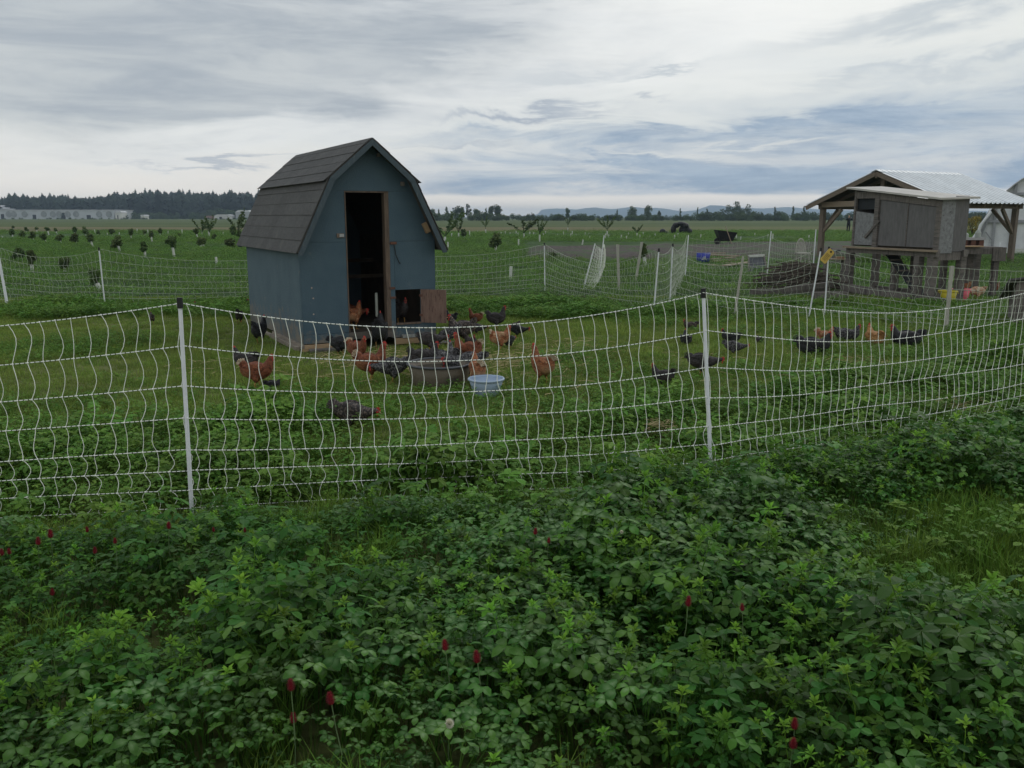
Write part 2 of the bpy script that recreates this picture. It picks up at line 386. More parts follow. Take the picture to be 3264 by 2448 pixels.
# ================================================================== vegetation prototypes
def leaflet(mb, base, d, nrm, L, wd, age, mark=0.0, droop=.25, fold=.22, seg=3):
    d = d.normalized(); sd = d.cross(nrm)
    if sd.length < 1e-4: sd = d.cross(Vector((1, 0, 0)))
    sd.normalize(); up = sd.cross(d).normalized()
    prof = {3: ((0, .10), (.36, .86), (.72, .92), (1, .16)), 2: ((0, .1), (.55, 1), (1, .12))}[seg]
    vs = []; mk = []
    for tt, w in prof:
        c = base + d * (L * tt) - up * (droop * L * tt * tt)
        h = wd / 2 * w
        vs += [c - sd * h + up * (fold * h), c, c + sd * h + up * (fold * h)]
        k = mark * (1 if .3 < tt < .6 else 0); mk += [k * .25, k, k * .25]
    fs = []
    for i in range(len(prof) - 1):
        a = 3 * i; fs += [(a, a + 1, a + 4, a + 3), (a + 1, a + 2, a + 5, a + 4)]
    mb.add(vs, fs, age=age, mark=mk)
def trifoliate(mb, rnd, base, dirn, L, wd, age, mark=0, spread=1.15):
    dirn = dirn.normalized(); up = Vector((rnd.uniform(-.35, .35), rnd.uniform(-.35, .35), 1)).normalized()
    sd = dirn.cross(up).normalized(); n = sd.cross(dirn).normalized()
    for k in (0, -1, 1):
        dd = Matrix.Rotation(k * spread * rnd.uniform(.85, 1.15), 3, n) @ dirn
        leaflet(mb, base + dd * .002, dd, n, L * rnd.uniform(.85, 1.1), wd, age, mark, droop=rnd.uniform(.05, .4), fold=rnd.uniform(.1, .45))
PC = {}
def proto(coll, name, mb, material):
    c = PC.get(coll)
    if c is None: c = PC[coll] = bpy.data.collections.new(coll)
    o = bpy.data.objects.new(name, mb.mesh(name, material)); c.objects.link(o); return o
LM_alf = leafmat('alfalfa_leaf', (.042, .130, .013), (.170, .340, .036), sheen=.10, rough=.55, yamt=.12, var=.4)
LM_clo = leafmat('clover_leaf', (.034, .116, .016), (.110, .250, .032), sheen=.20, mark=(.24, .36, .17), rough=.48, yamt=.08, var=.4)
LM_low = leafmat('low_clover_leaf', (.082, .195, .030), (.150, .280, .042), sheen=.12, rough=.55, yamt=.25, yellow=(.13, .15, .04))
LM_gra = leafmat('grass_blade', (.150, .250, .045), (.245, .330, .070), sheen=.10, rough=.6, yamt=.40, yellow=(.24, .225, .075))
LM_tal = leafmat('tall_grass_blade', (.085, .180, .022), (.135, .235, .035), sheen=.10, rough=.6, yamt=.3, yellow=(.14, .17, .03))
LM_crp = leafmat('crop_leaf', (.082, .175, .034), (.150, .270, .048), sheen=.10, rough=.55, yamt=.15, yellow=(.10, .15, .04))
# tall alfalfa shoots (height 1 unit = .34 m), bright rosette on top
for vi in range(6):
    rd = random.Random(100 + vi); mb = MB(); H = .34
    lean = Vector((rd.uniform(-.12, .12), rd.uniform(-.12, .12), 0)); P = lambda t: Vector((lean.x * t * t, lean.y * t * t, H * t))
    mb.tube([P(0), P(.35), P(.7), P(1)], [.0022, .0019, .0015, .001], 3, cap=False, age=[.1, .2, .4, .8])
    nn = 9; ph = rd.uniform(0, 6)
    for i in range(nn):
        t_ = .22 + .74 * i / (nn - 1); a = ph + i * 2.4; d = Vector((math.cos(a), math.sin(a), rd.uniform(.25, .7) + .5 * t_))
        pl = (.030 if t_ < .8 else .014) * rd.uniform(.8, 1.2); b0 = P(t_); b1 = b0 + d.normalized() * pl
        mb.tube([b0, b1], [.0010, .0007], 3, cap=False, age=.3)
        s_ = rd.uniform(.85, 1.15) * (1 - .35 * t_); out = Vector((d.x, d.y, rd.uniform(-.35, .3)))
        trifoliate(mb, rd, b1, out, .038 * s_, .0180 * s_, max(0, t_ - .55) * 1.1, .0)
    for i in range(8):
        a = i * 2.4 + ph; el = .25 + 1.1 * (i / 8); d = Vector((math.cos(a) * math.cos(el), math.sin(a) * math.cos(el), math.sin(el)))
        leaflet(mb, P(1) - Vector((0, 0, .012 * (1 - i / 8))), d, Vector((-d.x * .5, -d.y * .5, 1)), rd.uniform(.020, .034), .0135, rd.uniform(.6, 1), 0, droop=.2, seg=2)
    proto('alfalfa_shoots', 'alfalfa_shoot', mb, LM_alf)
# red clover clumps: broad trifoliate leaves with a pale chevron
for vi in range(6):
    rd = random.Random(200 + vi); mb = MB()
    mkk = [0, 0, .9, .5, 0, .6][vi]
    for i in range(10):
        a = rd.uniform(0, 6.28); ln = rd.uniform(.55, 1.0) * .28; sp_ = rd.uniform(.02, .13)
        tip = Vector((math.cos(a) * sp_, math.sin(a) * sp_, ln)); mid = Vector((math.cos(a) * sp_ * .35, math.sin(a) * sp_ * .35, ln * .6))
        mb.tube([Vector((math.cos(a) * .008, math.sin(a) * .008, 0)), mid, tip], [.0013, .0012, .001], 3, cap=False, age=.5)
        a2 = a + rd.uniform(-.8, .8); L_ = rd.uniform(.026, .043)
        trifoliate(mb, rd, tip, Vector((math.cos(a2), math.sin(a2), rd.uniform(-.45, .25))), L_, L_ * rd.uniform(.60, .78), rd.choice((0, 0, .1, .2, .5)), mkk * rd.uniform(.5, 1), spread=rd.uniform(1.2, 2.0))
    proto('clover_clumps', 'clover_clump', mb, LM_clo)
# low clover and weeds behind the fence
for vi in range(6):
    rd = random.Random(300 + vi); mb = MB()
    for i in range(15):
        a = rd.uniform(0, 6.28); ln = rd.uniform(.35, 1.0) * .11; sp_ = rd.uniform(.0, .085)
        tip = Vector((math.cos(a) * sp_, math.sin(a) * sp_, ln))
        mb.tube([Vector((math.cos(a) * sp_ * .3, math.sin(a) * sp_ * .3, 0)), tip], [.001, .0008], 3, cap=False, age=.5)
        a2 = a + rd.uniform(-1, 1); L_ = rd.uniform(.014, .024)
        trifoliate(mb, rd, tip, Vector((math.cos(a2), math.sin(a2), rd.uniform(-.2, .5))), L_, L_ * .62, rd.uniform(0, .9))
    proto('low_clover', 'low_clover_clump', mb, LM_low)
def blades(mb, rd, n, rad, h0, h1, w):
    for i in range(n):
        x, y = rd.uniform(-rad, rad), rd.uniform(-rad, rad); a = rd.uniform(0, 6.28); h = rd.uniform(h0, h1); le = rd.uniform(.1, .8) * h
        d = Vector((math.cos(a), math.sin(a), 0)); s_ = Vector((-d.y, d.x, 0)) * (w * rd.uniform(.7, 1.3) / 2); p = Vector((x, y, 0)); m_ = p + d * le * .3 + Vector((0, 0, h * .6)); e = p + d * le + Vector((0, 0, h * (1 - .25 * le / h)))
        ag = rd.uniform(0, 1)
        mb.add([p - s_, p + s_, m_ + s_ * .8, m_ - s_ * .8, e], [(0, 1, 2, 3), (3, 2, 4)], age=[ag * .4, ag * .4, ag, ag, ag])
for vi in range(5):
    rd = random.Random(400 + vi); mb = MB(); blades(mb, rd, 190, .16, .018, .060, .0042); proto('grass_tufts', 'grass_tuft', mb, LM_gra)
for vi in range(5):
    rd = random.Random(450 + vi); mb = MB(); blades(mb, rd, 90, .08, .10, .26, .0045); proto('tall_grass', 'tall_grass_tuft', mb, LM_tal)
for vi in range(6):
    rd = random.Random(500 + vi); mb = MB()
    for i in range(110):
        a = rd.uniform(0, 6.28); rr = .34 * math.sqrt(rd.random()); top = .20 * math.sqrt(max(0, 1 - (rr / .36) ** 2)); z = top * rd.uniform(.25, 1.05)
        d = Vector((rd.uniform(-1, 1), rd.uniform(-1, 1), rd.uniform(-.2, .8)))
        leaflet(mb, Vector((math.cos(a) * rr, math.sin(a) * rr, z)), d, Vector((rd.uniform(-.5, .5), rd.uniform(-.5, .5), 1)), rd.uniform(.035, .060), rd.uniform(.022, .036), rd.random(), 0, seg=2)
    proto('crop_clumps', 'crop_clump', mb, LM_crp)

def scatter(name, coll, items, kind='stuff'):
    """items: (x, y, z, rx, ry, rz, scale, variant) -> one object that instances the plants of a collection"""
    me = bpy.data.meshes.new(name); me.from_pydata([i[:3] for i in items], [], [])
    a = me.attributes.new('rot', 'FLOAT_VECTOR', 'POINT'); a.data.foreach_set('vector', [c for i in items for c in i[3:6]])
    a = me.attributes.new('scl', 'FLOAT', 'POINT'); a.data.foreach_set('value', [i[6] for i in items])
    a = me.attributes.new('vid', 'INT', 'POINT'); a.data.foreach_set('value', [i[7] for i in items])
    o = put(name, me, kind=kind)
    ng = bpy.data.node_groups.new(name, 'GeometryNodeTree')
    ng.interface.new_socket('Geometry', in_out='INPUT', socket_type='NodeSocketGeometry'); ng.interface.new_socket('Geometry', in_out='OUTPUT', socket_type='NodeSocketGeometry')
    N = ng.nodes.new; gi = N('NodeGroupInput'); go = N('NodeGroupOutput'); ip = N('GeometryNodeInstanceOnPoints')
    ci = N('GeometryNodeCollectionInfo'); ci.inputs[0].default_value = PC[coll]; ci.inputs[1].default_value = True; ci.inputs[2].default_value = True
    def na(nm, dt):
        n = N('GeometryNodeInputNamedAttribute'); n.data_type = dt; n.inputs[0].default_value = nm; return n.outputs[0]
    e2r = N('FunctionNodeEulerToRotation'); L = ng.links.new
    L(gi.outputs[0], ip.inputs['Points']); L(ci.outputs[0], ip.inputs['Instance']); ip.inputs['Pick Instance'].default_value = True
    L(na('vid', 'INT'), ip.inputs['Instance Index']); L(na('rot', 'FLOAT_VECTOR'), e2r.inputs[0]); L(e2r.outputs[0], ip.inputs['Rotation'])
    L(na('scl', 'FLOAT'), ip.inputs['Scale']); L(ip.outputs[0], go.inputs[0])
    md = o.modifiers.new('plants', 'NODES'); md.node_group = ng
    return o
def inview(x, y, m=.9): return abs(x) < .63 * y + m
def jit(rd, x0, x1, y0, y1, st):
    y = y0
    while y < y1:
        x = x0
        while x < x1:
            yield x + rd.uniform(0, st), y + rd.uniform(0, st); x += st
        y += st
KEEP_OUT = [(*ground(1402, 1222), .27), (*ground(1550, 1250), .19), (*ground(3018, 966), .16), (*ground(3060, 958), .16)]
def blocked(x, y, m=0.0): return any(math.hypot(x - a, y - b) < r + m for a, b, r in KEEP_OUT)
def blob(x, y, cx_, cy_, rx, ry): return math.exp(-(((x - cx_) / rx) ** 2 + ((y - cy_) / ry) ** 2))
def canopy(x, y):
    """height of the clover and alfalfa stand in front of the fence; 0 where there is none"""
    h = .245 + .11 * nz(x, y, 1.1, 11) + .15 * nz(x, y, 3.2, 4)
    h += .15 * blob(x, y, 1.0, 3.3, .9, .7) + .12 * blob(x, y, 2.7, 4.9, .8, .5) + .10 * blob(x, y, 1.4, 2.2, .6, .35) + .06 * blob(x, y, -.9, 2.9, .5, .5)
    h += .08 * blob(x, y, -1.3, 2.2, .35, .3)
    h -= .12 * blob(x, y, -.62, 2.05, .34, .22) + .10 * blob(x, y, .95, 2.75, .3, .15) + .05 * blob(x, y, -1.2, 3.6, .7, .25)
    op = blob(x, y, 2.35, 3.55, .75, .55) + blob(x, y, 3.3, 3.95, .8, .45) + .5 * blob(x, y, 1.8, 3.3, .45, .3)
    h -= .42 * min(1, op)
    d = fence_y(x) - y
    g_ = .42 if x < .2 else -.05 if x > 1.0 else .42 - .47 * (x - .2) / .8
    h *= min(1, max(0, (d - g_ + .12 + .2 * nz(x, y, 1.5, 7)) / .6)) if d < .6 + max(0, g_) else 1
    # low gap right beside the left hand post
    h -= .12 * blob(x, y, -2.1, 4.3, .45, .25) + .10 * blob(x, y, -.3, 4.6, .7, .3)
    return h
rd = random.Random(7)
alf, clo, low, gra, tal = [], [], [], [], []
for x, y in jit(rd, -4.6, 5.2, .7, 6.9, .070):
    if not inview(x, y): continue
    h = canopy(x, y)
    if h < .13: continue
    p = nz(x, y, .9, 21) * 1.2 + .42 + .30 * blob(x, y, 1.1, 3.4, 1.2, 1.0) - max(0, 2.7 - y) * .25
    if rd.random() < min(.85, max(.10, p)):
        alf.append((x, y, gz(x, y), rd.uniform(-.22, .22), rd.uniform(-.22, .22), rd.uniform(0, 6.28), h / .34 * rd.uniform(.72, 1.22), rd.randrange(6)))
for x, y in jit(rd, -4.6, 5.2, .7, 6.9, .082):
    if not inview(x, y): continue
    h = canopy(x, y)
    if h < .06: continue
    q = nz(x, y, .7, 41)
    vset = (2, 3, 5) if q > .08 else (0, 1, 4)
    clo.append((x, y, gz(x, y), rd.uniform(-.2, .2), rd.uniform(-.2, .2), rd.uniform(0, 6.28), min(1.35, max(.45, h / .28 * rd.uniform(.75, 1.05))) * (1.3 if rd.random() < .08 else 1), rd.choice(vset)))
for x, y in jit(rd, -9, 9.5, 2.2, 16, .085):
    if not inview(x, y, 1.4) or blocked(x, y, .02): continue
    c = canopy(x, y) if y < fence_y(x) + .3 else 0
    if c > .12: continue
    d = y - fence_y(x)
    dens = 1.0 if d < 2.2 else max(.0, 1.0 - (d - 2.2) / 1.6)
    dens = dens * (.62 + .9 * nz(x, y, .8, 31)) + max(0, nz(x, y, .5, 61) - .05) * 1.4
    if d < 0: dens *= .28 if (d < -.42 or x > .8) else .04
    if y > 13.3: dens += (y - 13.3) / 2
    if x > 3 and y > 11: dens += .25
    if -4.3 < x < 0 and 10.5 < y < 14.5 and abs(x + 2.4) < 1.6: dens = 0
    dens -= 1.2 * blob(x, y, -1.2, 9.7, 1.6, .9)
    if rd.random() < dens:
        low.append((x, y, gz(x, y), rd.uniform(-.2, .2), rd.uniform(-.2, .2), rd.uniform(0, 6.28), rd.uniform(.75, 1.35) * (1.25 + .8 * max(0, nz(x, y, 1.9, 6)) * 2 if d < 1.9 else .78 if d < 8 else 1.3) * (1 + .6 * nz(x, y, 1.3, 2)), rd.randrange(6)))
def in_shed(x, y, f=.16):
    dx, dy = x + 2.611, y - 10.662; a = dx * .8761 + dy * .4821; b = -dx * .4821 + dy * .8761
    return -f < a < 1.80 + f and -f * 1.6 < b < 2.96 + f
for x, y in jit(rd, -13, 13, 3.0, 17.5, .20):
    if not inview(x, y, 1.5) or in_shed(x, y) or blocked(x, y, .06): continue
    if y < fence_y(x) - .1 and canopy(x, y) > .1: continue
    if rd.random() < .9 * blob(x, y, -1.25, 9.9, 1.0, .65): continue
    gra.append((x, y, gz(x, y) - .004, 0, 0, rd.uniform(0, 6.28), rd.uniform(.8, 1.25) * (1 + .35 * nz(x, y, .9, 77)), rd.randrange(5)))
for x, y in jit(rd, -5, 6, 1.4, 7.5, .10):
    if not inview(x, y, 1.2): continue
    c = canopy(x, y); d = y - fence_y(x)
    if -.35 < d < .05 and x < .8: continue
    if (d < 0 and c < .14 and rd.random() < .8) or (0 <= d < 1.2 and rd.random() < .10) or (d < 0 and rd.random() < .09):
        tal.append((x, y, gz(x, y), rd.uniform(-.15, .15), rd.uniform(-.15, .15), rd.uniform(0, 6.28), rd.uniform(.5, 1.0), rd.randrange(5)))
crp = []
for x, y in jit(rd, -40, 44, 15.6, 62, .40):
    if not inview(x, y, 3): continue
    if blocked(x, y, .25) or math.hypot(x - 8.0, y - 17.4) < 1.45 or math.hypot(x - 9.7, y - 18.3) < .8: continue
    if y > 26 and rd.random() > 1.2 - (y - 26) / 45: continue
    if 33.5 < y < 56 and x > .5 + (y - 33) * .02 and x < 24 and (rd.random() > .16 or nz(x, y, .5, 91) < .02): continue
    lim = 15.8 + (1.5 if x < -5 else 0) + .6 * nz(x, 3, .5)
    if x > 2: lim = 14.4
    if y < lim: continue
    row = .5 + .5 * math.sin(y * 2.1 + nz(x, y, .2, 5) * 2)
    if y < 34 and rd.random() > .45 + .6 * row: continue
    crp.append((x, y, gz(x, y) - .02, 0, 0, rd.uniform(0, 6.28), rd.uniform(.6, 1.05) * (.75 + .35 * row) * (1 + .3 * nz(x, y, .4, 8)), rd.randrange(6)))
for x, y in jit(rd, -66, 70, 56, 97, .85):
    if not inview(x, y, 3) or nz(x, y, .15, 50) > .25: continue
    crp.append((x, y, -.03, 0, 0, rd.uniform(0, 6.28), rd.uniform(.9, 1.7), rd.randrange(6)))
scatter('alfalfa_stand', 'alfalfa_shoots', alf)
scatter('red_clover_stand', 'clover_clumps', clo)
scatter('low_clover_growth', 'low_clover', low)
scatter('short_grass', 'grass_tufts', gra)
scatter('long_grass', 'tall_grass', tal)
scatter('green_crop', 'crop_clumps', crp)
print('plants', len(alf), len(clo), len(low), len(gra), len(tal), len(crp))

# ================================================================== far country
HZ = dict(coords='Object')
m_wall_far = mat('pale_cladding', (.50, .53, .55), (.42, .45, .47), scale=.15, rough=.8)
m_dark = mat('dark_opening', (.03, .035, .04), (.02, .022, .025), scale=3)
m_roof_far = mat('ribbed_white_roof', (.62, .63, .64), (.50, .51, .53), scale=.4, rough=.5)
m_mtn = mat('distant_hill', (.12, .18, .21), (.09, .14, .17), scale=.004, rough=1)
LM_fir = leafmat('fir_foliage', (.024, .040, .030), (.042, .064, .042), sheen=.15, rough=.8, var=.35, yamt=.0, tl=.1)
LM_dec = leafmat('broadleaf_foliage', (.035, .065, .028), (.070, .110, .040), sheen=.2, rough=.7, var=.3, yamt=.2, yellow=(.09, .11, .04), tl=.15)
LM_yel = leafmat('broom_foliage', (.10, .11, .03), (.42, .34, .04), sheen=.2, rough=.7, var=.2, yamt=.2, tl=.15)
LM_sap = leafmat('sapling_foliage', (.045, .085, .026), (.105, .150, .045), sheen=.25, rough=.6, var=.3, yamt=.15, yellow=(.12, .10, .04), tl=.15)
m_bark = mat('bark', (.10, .08, .06), (.06, .05, .04), scale=20, rough=.95, bump=.4)
m_guard = mat('white_guard', (.60, .62, .58), (.48, .50, .46), scale=12, rough=.6)
def hills():
    mb = MB(); pr = []
    pts = [(1640, 691), (1710, 684), (1722, 672), (1745, 669), (1770, 668), (1800, 669), (1830, 671), (1850, 668), (1885, 665), (1915, 668), (1940, 670), (1960, 668), (1985, 665), (2010, 664), (2040, 667), (2070, 666), (2100, 668), (2130, 673),
           (2160, 676), (2195, 673), (2215, 667), (2240, 659), (2275, 660), (2300, 664), (2400, 668), (2480, 664), (2560, 670), (2700, 674), (2900, 670), (3100, 676), (3250, 685)]
    D = 3400.0; rings = []
    for k, (dd, f_) in enumerate(((0, 0), (150, .55), (350, 1.0), (700, .8), (1100, 0))):
        rings.append([(az(px, D + dd), D + dd, f_ * (1.6 + (691 - py) / 2735.0 * (D + dd)) * (1.1 if f_ > .9 else 1) - (3 if f_ == 0 else 0)) for px, py in pts])
    n = len(pts); vs = [v for r_ in rings for v in r_]
    fs = [(j * n + i, j * n + i + 1, (j + 1) * n + i + 1, (j + 1) * n + i) for j in range(4) for i in range(n - 1)]
    mb.add(vs, fs).build('hills', m_mtn, smooth=True, kind='structure')
hills()

def leafball(mb, rd, c, r, n, sz, age=(0, 1), shell=.55):
    for i in range(n):
        v = Vector((rd.gauss(0, 1), rd.gauss(0, 1), rd.gauss(0, 1))).normalized() * (shell + (1 - shell) * rd.random())
        p = Vector(c) + Vector((v.x * r[0], v.y * r[1], v.z * r[2])); s_ = sz * rd.uniform(.6, 1.3)
        a = Vector((rd.uniform(-1, 1), rd.uniform(-1, 1), rd.uniform(-1, 1))).normalized(); b = a.cross(Vector((rd.uniform(-1, 1), rd.uniform(-1, 1), rd.uniform(-.4, 1)))).normalized()
        ag = min(1, max(0, .5 * (v.z + 1) * rd.uniform(.4, 1.3)))
        mb.add([p - a * s_, p + b * s_ * .55, p + a * s_, p - b * s_ * .55], [(0, 1, 2, 3)], age=ag)
def fir_mesh(rd, h, r, ex=1.2):
    mb = MB(); n = int(h * 1.1)
    mb.tube([(0, 0, 0), (0, 0, h * .97)], [h * .012, .02], 4, age=0)
    for i in range(n):
        t_ = i / (n - 1); z = h * (.12 + .88 * t_); rr = r * (1 - t_ ** ex) ** .8 * rd.uniform(.65, 1.2) + .12
        k = 7
        for j in range(k):
            if rd.random() < .12: continue
            a = 6.28 * j / k + rd.uniform(-.4, .4); d = Vector((math.cos(a), math.sin(a), 0)); s_ = Vector((-d.y, d.x, 0)) * rr * .42; q = rr * rd.uniform(.75, 1.25)
            mb.add([(0, 0, z + h * .035), tuple(d * q * .6 - s_ + Vector((0, 0, z - rr * .15))), tuple(d * q + Vector((0, 0, z - rr * .38))), tuple(d * q * .6 + s_ + Vector((0, 0, z - rr * .15)))],
                   [(0, 1, 2, 3)], age=rd.random())
    return mb
for vi in range(5):
    rd = random.Random(700 + vi); proto('firs', 'fir', fir_mesh(rd, 20, rd.uniform(4.8, 7.2), 3.2 if vi < 4 else 1.6), LM_fir)
for vi in range(4):
    rd = random.Random(720 + vi); mb = MB(); mb.tube([(0, 0, 0), (0, 0, 3)], [.3, .15], 4, age=0)
    for k in range(9): leafball(mb, rd, (rd.uniform(-2.6, 2.6), rd.uniform(-2.6, 2.6), rd.uniform(1.6, 5.6)), (2.2, 2.2, 1.8), 70, .42)
    proto('far_bushes', 'far_bush', mb, LM_dec)
rd = random.Random(31); wood = []
def woodtop(px):
    P_ = [(-500, 640), (0, 628), (60, 632), (100, 622), (150, 627), (240, 622), (300, 632), (380, 626), (450, 618), (520, 611), (600, 613), (680, 614), (740, 618), (800, 614), (900, 616), (1000, 640), (1100, 668)]
    for (a, b), (c, d) in zip(P_, P_[1:]):
        if px <= c: return b + (d - b) * (px - a) / (c - a)
    return 668
for i in range(1300):
    px = rd.uniform(-420, 1060); D = rd.uniform(640, 860); ht = 1.6 + (691 - woodtop(px)) / 2735.0 * D
    ht *= rd.uniform(.80, 1.0) if rd.random() < .95 else rd.uniform(1.0, 1.12)
    wood.append((az(px, D), D, 0, 0, 0, rd.uniform(0, 6.28), ht / 20, rd.randrange(5)))
o = scatter('fir_wood', 'firs', wood)
low_h = []
for i in range(240):
    px = rd.uniform(-400, 1100); D = rd.uniform(600, 640); low_h.append((az(px, D), D, -.5, 0, 0, rd.uniform(0, 6.28), rd.uniform(.3, .8) * (1.5 if px > 700 else 1), rd.randrange(4)))
for i in range(330):
    px = rd.uniform(1380, 3420); D = rd.uniform(345, 400)
    t_ = rd.uniform(.35, .6) if px < 1640 else rd.uniform(.28, .48) if px < 2200 else rd.uniform(.36, .62)
    low_h.append((az(px, D), D, -.4, 0, 0, rd.uniform(0, 6.28), t_, rd.randrange(4)))
for i in range(150):
    px = rd.uniform(-300, 900); D = rd.uniform(560, 590); low_h.append((az(px, D), D, -.6, 0, 0, rd.uniform(0, 6.28), rd.uniform(.12, .28), rd.randrange(4)))
scatter('hedgerow', 'far_bushes', low_h)

def far_tree(px, D, top, wpx, label, kind='round', group='trees standing above the far hedgerow', seed=0, material=None):
    rd = random.Random(seed + int(px)); H = 1.6 + (691 - top) / 2735.0 * D; w_ = wpx / 2735.0 * D / 2; x = az(px, D)
    t = thing('broadleaf_tree' if kind != 'fir' else 'fir_tree', label, 'tree', (x, D, -.3), 0, group)
    tr = MB(); tr.tube([(0, 0, 0), (w_ * .05, 0, H * .45), (0, 0, H * .85)], [H * .03, H * .02, H * .005], 6)
    for k in range(4):
        a = rd.uniform(0, 6.28); z = H * rd.uniform(.3, .55); tr.tube([(0, 0, z), (math.cos(a) * w_ * .5, math.sin(a) * w_ * .5, z + H * .25)], [H * .012, H * .004], 4)
    tr.build('trunk', m_bark, t); mb = MB()
    if kind == 'round':
        for k in range(16):
            a = rd.uniform(0, 6.28); rr = w_ * .62 * math.sqrt(rd.random()); z = H * rd.uniform(.28, .86)
            leafball(mb, rd, (math.cos(a) * rr, math.sin(a) * rr, z), (w_ * .48, w_ * .48, H * .15), 60, H * .045)
    elif kind == 'loose':
        for k in range(12):
            a = rd.uniform(0, 6.28); rr = w_ * .75 * math.sqrt(rd.random()); z = H * rd.uniform(.35, .92)
            leafball(mb, rd, (math.cos(a) * rr, math.sin(a) * rr, z), (w_ * .3, w_ * .3, H * .09), 42, H * .04)
    elif kind == 'column':
        for k in range(12):
            z = H * (.15 + .8 * k / 11); leafball(mb, rd, (rd.uniform(-.3, .3) * w_, rd.uniform(-.3, .3) * w_, z), (w_ * .6 * (1.1 - k / 16), w_ * .6, H * .09), 40, H * .04)
    elif kind == 'dome':
        for k in range(60):
            a = rd.uniform(0, 6.28); f_ = rd.random(); rr = w_ * .92 * math.sqrt(f_); z = H * 1.0 * math.sqrt(max(0, 1 - f_ * .85)) * rd.uniform(.35, .95)
            leafball(mb, rd, (math.cos(a) * rr, math.sin(a) * rr, z), (w_ * .16, w_ * .16, H * .12), 70, H * .030)
    else:
        mb = fir_mesh(rd, H, w_)
    mb.build('crown', material or (LM_fir if kind == 'fir' else LM_dec), t)
FT = [(1382, 430, 661, 34, 'low loose tree just right of the shed roof, on the far hedgerow', 'round'), (1408, 430, 667, 18, 'small narrow tree between two low bushy ones on the far hedgerow', 'column'),
      (1432, 430, 659, 24, 'twin topped narrow tree on the far hedgerow, left of the big dark pair', 'column'), (1462, 430, 652, 30, 'dark dense tree, left half of the big flat topped pair beyond the fields', 'round'),
      (1478, 432, 657, 20, 'dark tree joined to the right side of the flat topped pair', 'round'), (1498, 435, 649, 26, 'thin see-through tree with sky between its leaves, beyond the fields', 'loose'),
      (1524, 430, 657, 30, 'ragged tree to the right of the see-through one', 'round'), (1552, 435, 663, 12, 'slim small tree in the gap before the tallest clump', 'column'),
      (1567, 430, 653, 16, 'left and lower half of the tallest dark tree clump', 'round'), (1585, 428, 646, 32, 'tallest dark rounded tree on the centre skyline', 'round'),
      (1690, 400, 676, 34, 'low spreading shrubby tree in front of the blue hills', 'dome'), (1802, 410, 660, 19, 'lone dark tree against the blue hills', 'round'),
      (2002, 400, 656, 32, 'round dark tree, left of two alike on the hills skyline', 'round'), (2050, 400, 652, 30, 'round dark tree, right of two alike on the hills skyline', 'round'),
      (2325, 380, 642, 116, 'big dome shaped dark tree swelling above the hedgerow', 'dome'), (2150, 400, 664, 10, 'spindly sapling on the skyline, middle of a row of thin ones', 'column'),
      (2202, 400, 661, 9, 'taller spindly sapling just before the dome shaped tree', 'column'), (2232, 400, 664, 12, 'small ragged tree touching the left foot of the dome tree', 'column'),
      (2085, 400, 669, 12, 'little bush shaped tree right of the two round ones', 'round'), (1955, 405, 668, 10, 'slim sapling left of the two round skyline trees', 'column'),
      (2440, 390, 659, 12, 'thin pointed tree on the hedge right of the dome tree', 'column'), (2495, 390, 658, 14, 'thin tree on the hedge left of the open shelter', 'column'), (2530, 390, 657, 14, 'leafier thin tree on the hedge beside the shelter eave', 'column')]
for a in FT: far_tree(a[0], a[1], a[2], a[3], a[4], a[5])
# bushes between the coop and the greenhouse
def bush(px, py, top, wpx, label, material, seed, group=None):
    x, D = ground(px, py); H = 1.6 - (top - 691) / 2735.0 * D; w_ = wpx / 2735.0 * D / 2; rd = random.Random(seed)
    t = thing('bush', label, 'bush', (x, D, 0), 0, group); st = MB()
    for k in range(6):
        a = rd.uniform(0, 6.28); st.tube([(0, 0, 0), (math.cos(a) * w_ * .5, math.sin(a) * w_ * .5, H * .7)], [.03, .01], 4)
    st.build('stems', m_bark, t); mb = MB()
    for k in range(22):
        a = rd.uniform(0, 6.28); rr = w_ * .8 * math.sqrt(rd.random()); leafball(mb, rd, (math.cos(a) * rr, math.sin(a) * rr, H * rd.uniform(.2, .85)), (w_ * .32, w_ * .32, H * .2), 60, H * .035)
    mb.build('foliage', material, t)
bush(3100, 752, 682, 70, 'yellow flowering bush seen between the raised coop and the greenhouse', LM_yel, 3)
bush(3068, 748, 700, 40, 'dull green bush left of the yellow one, beyond the raised coop', LM_dec, 5)

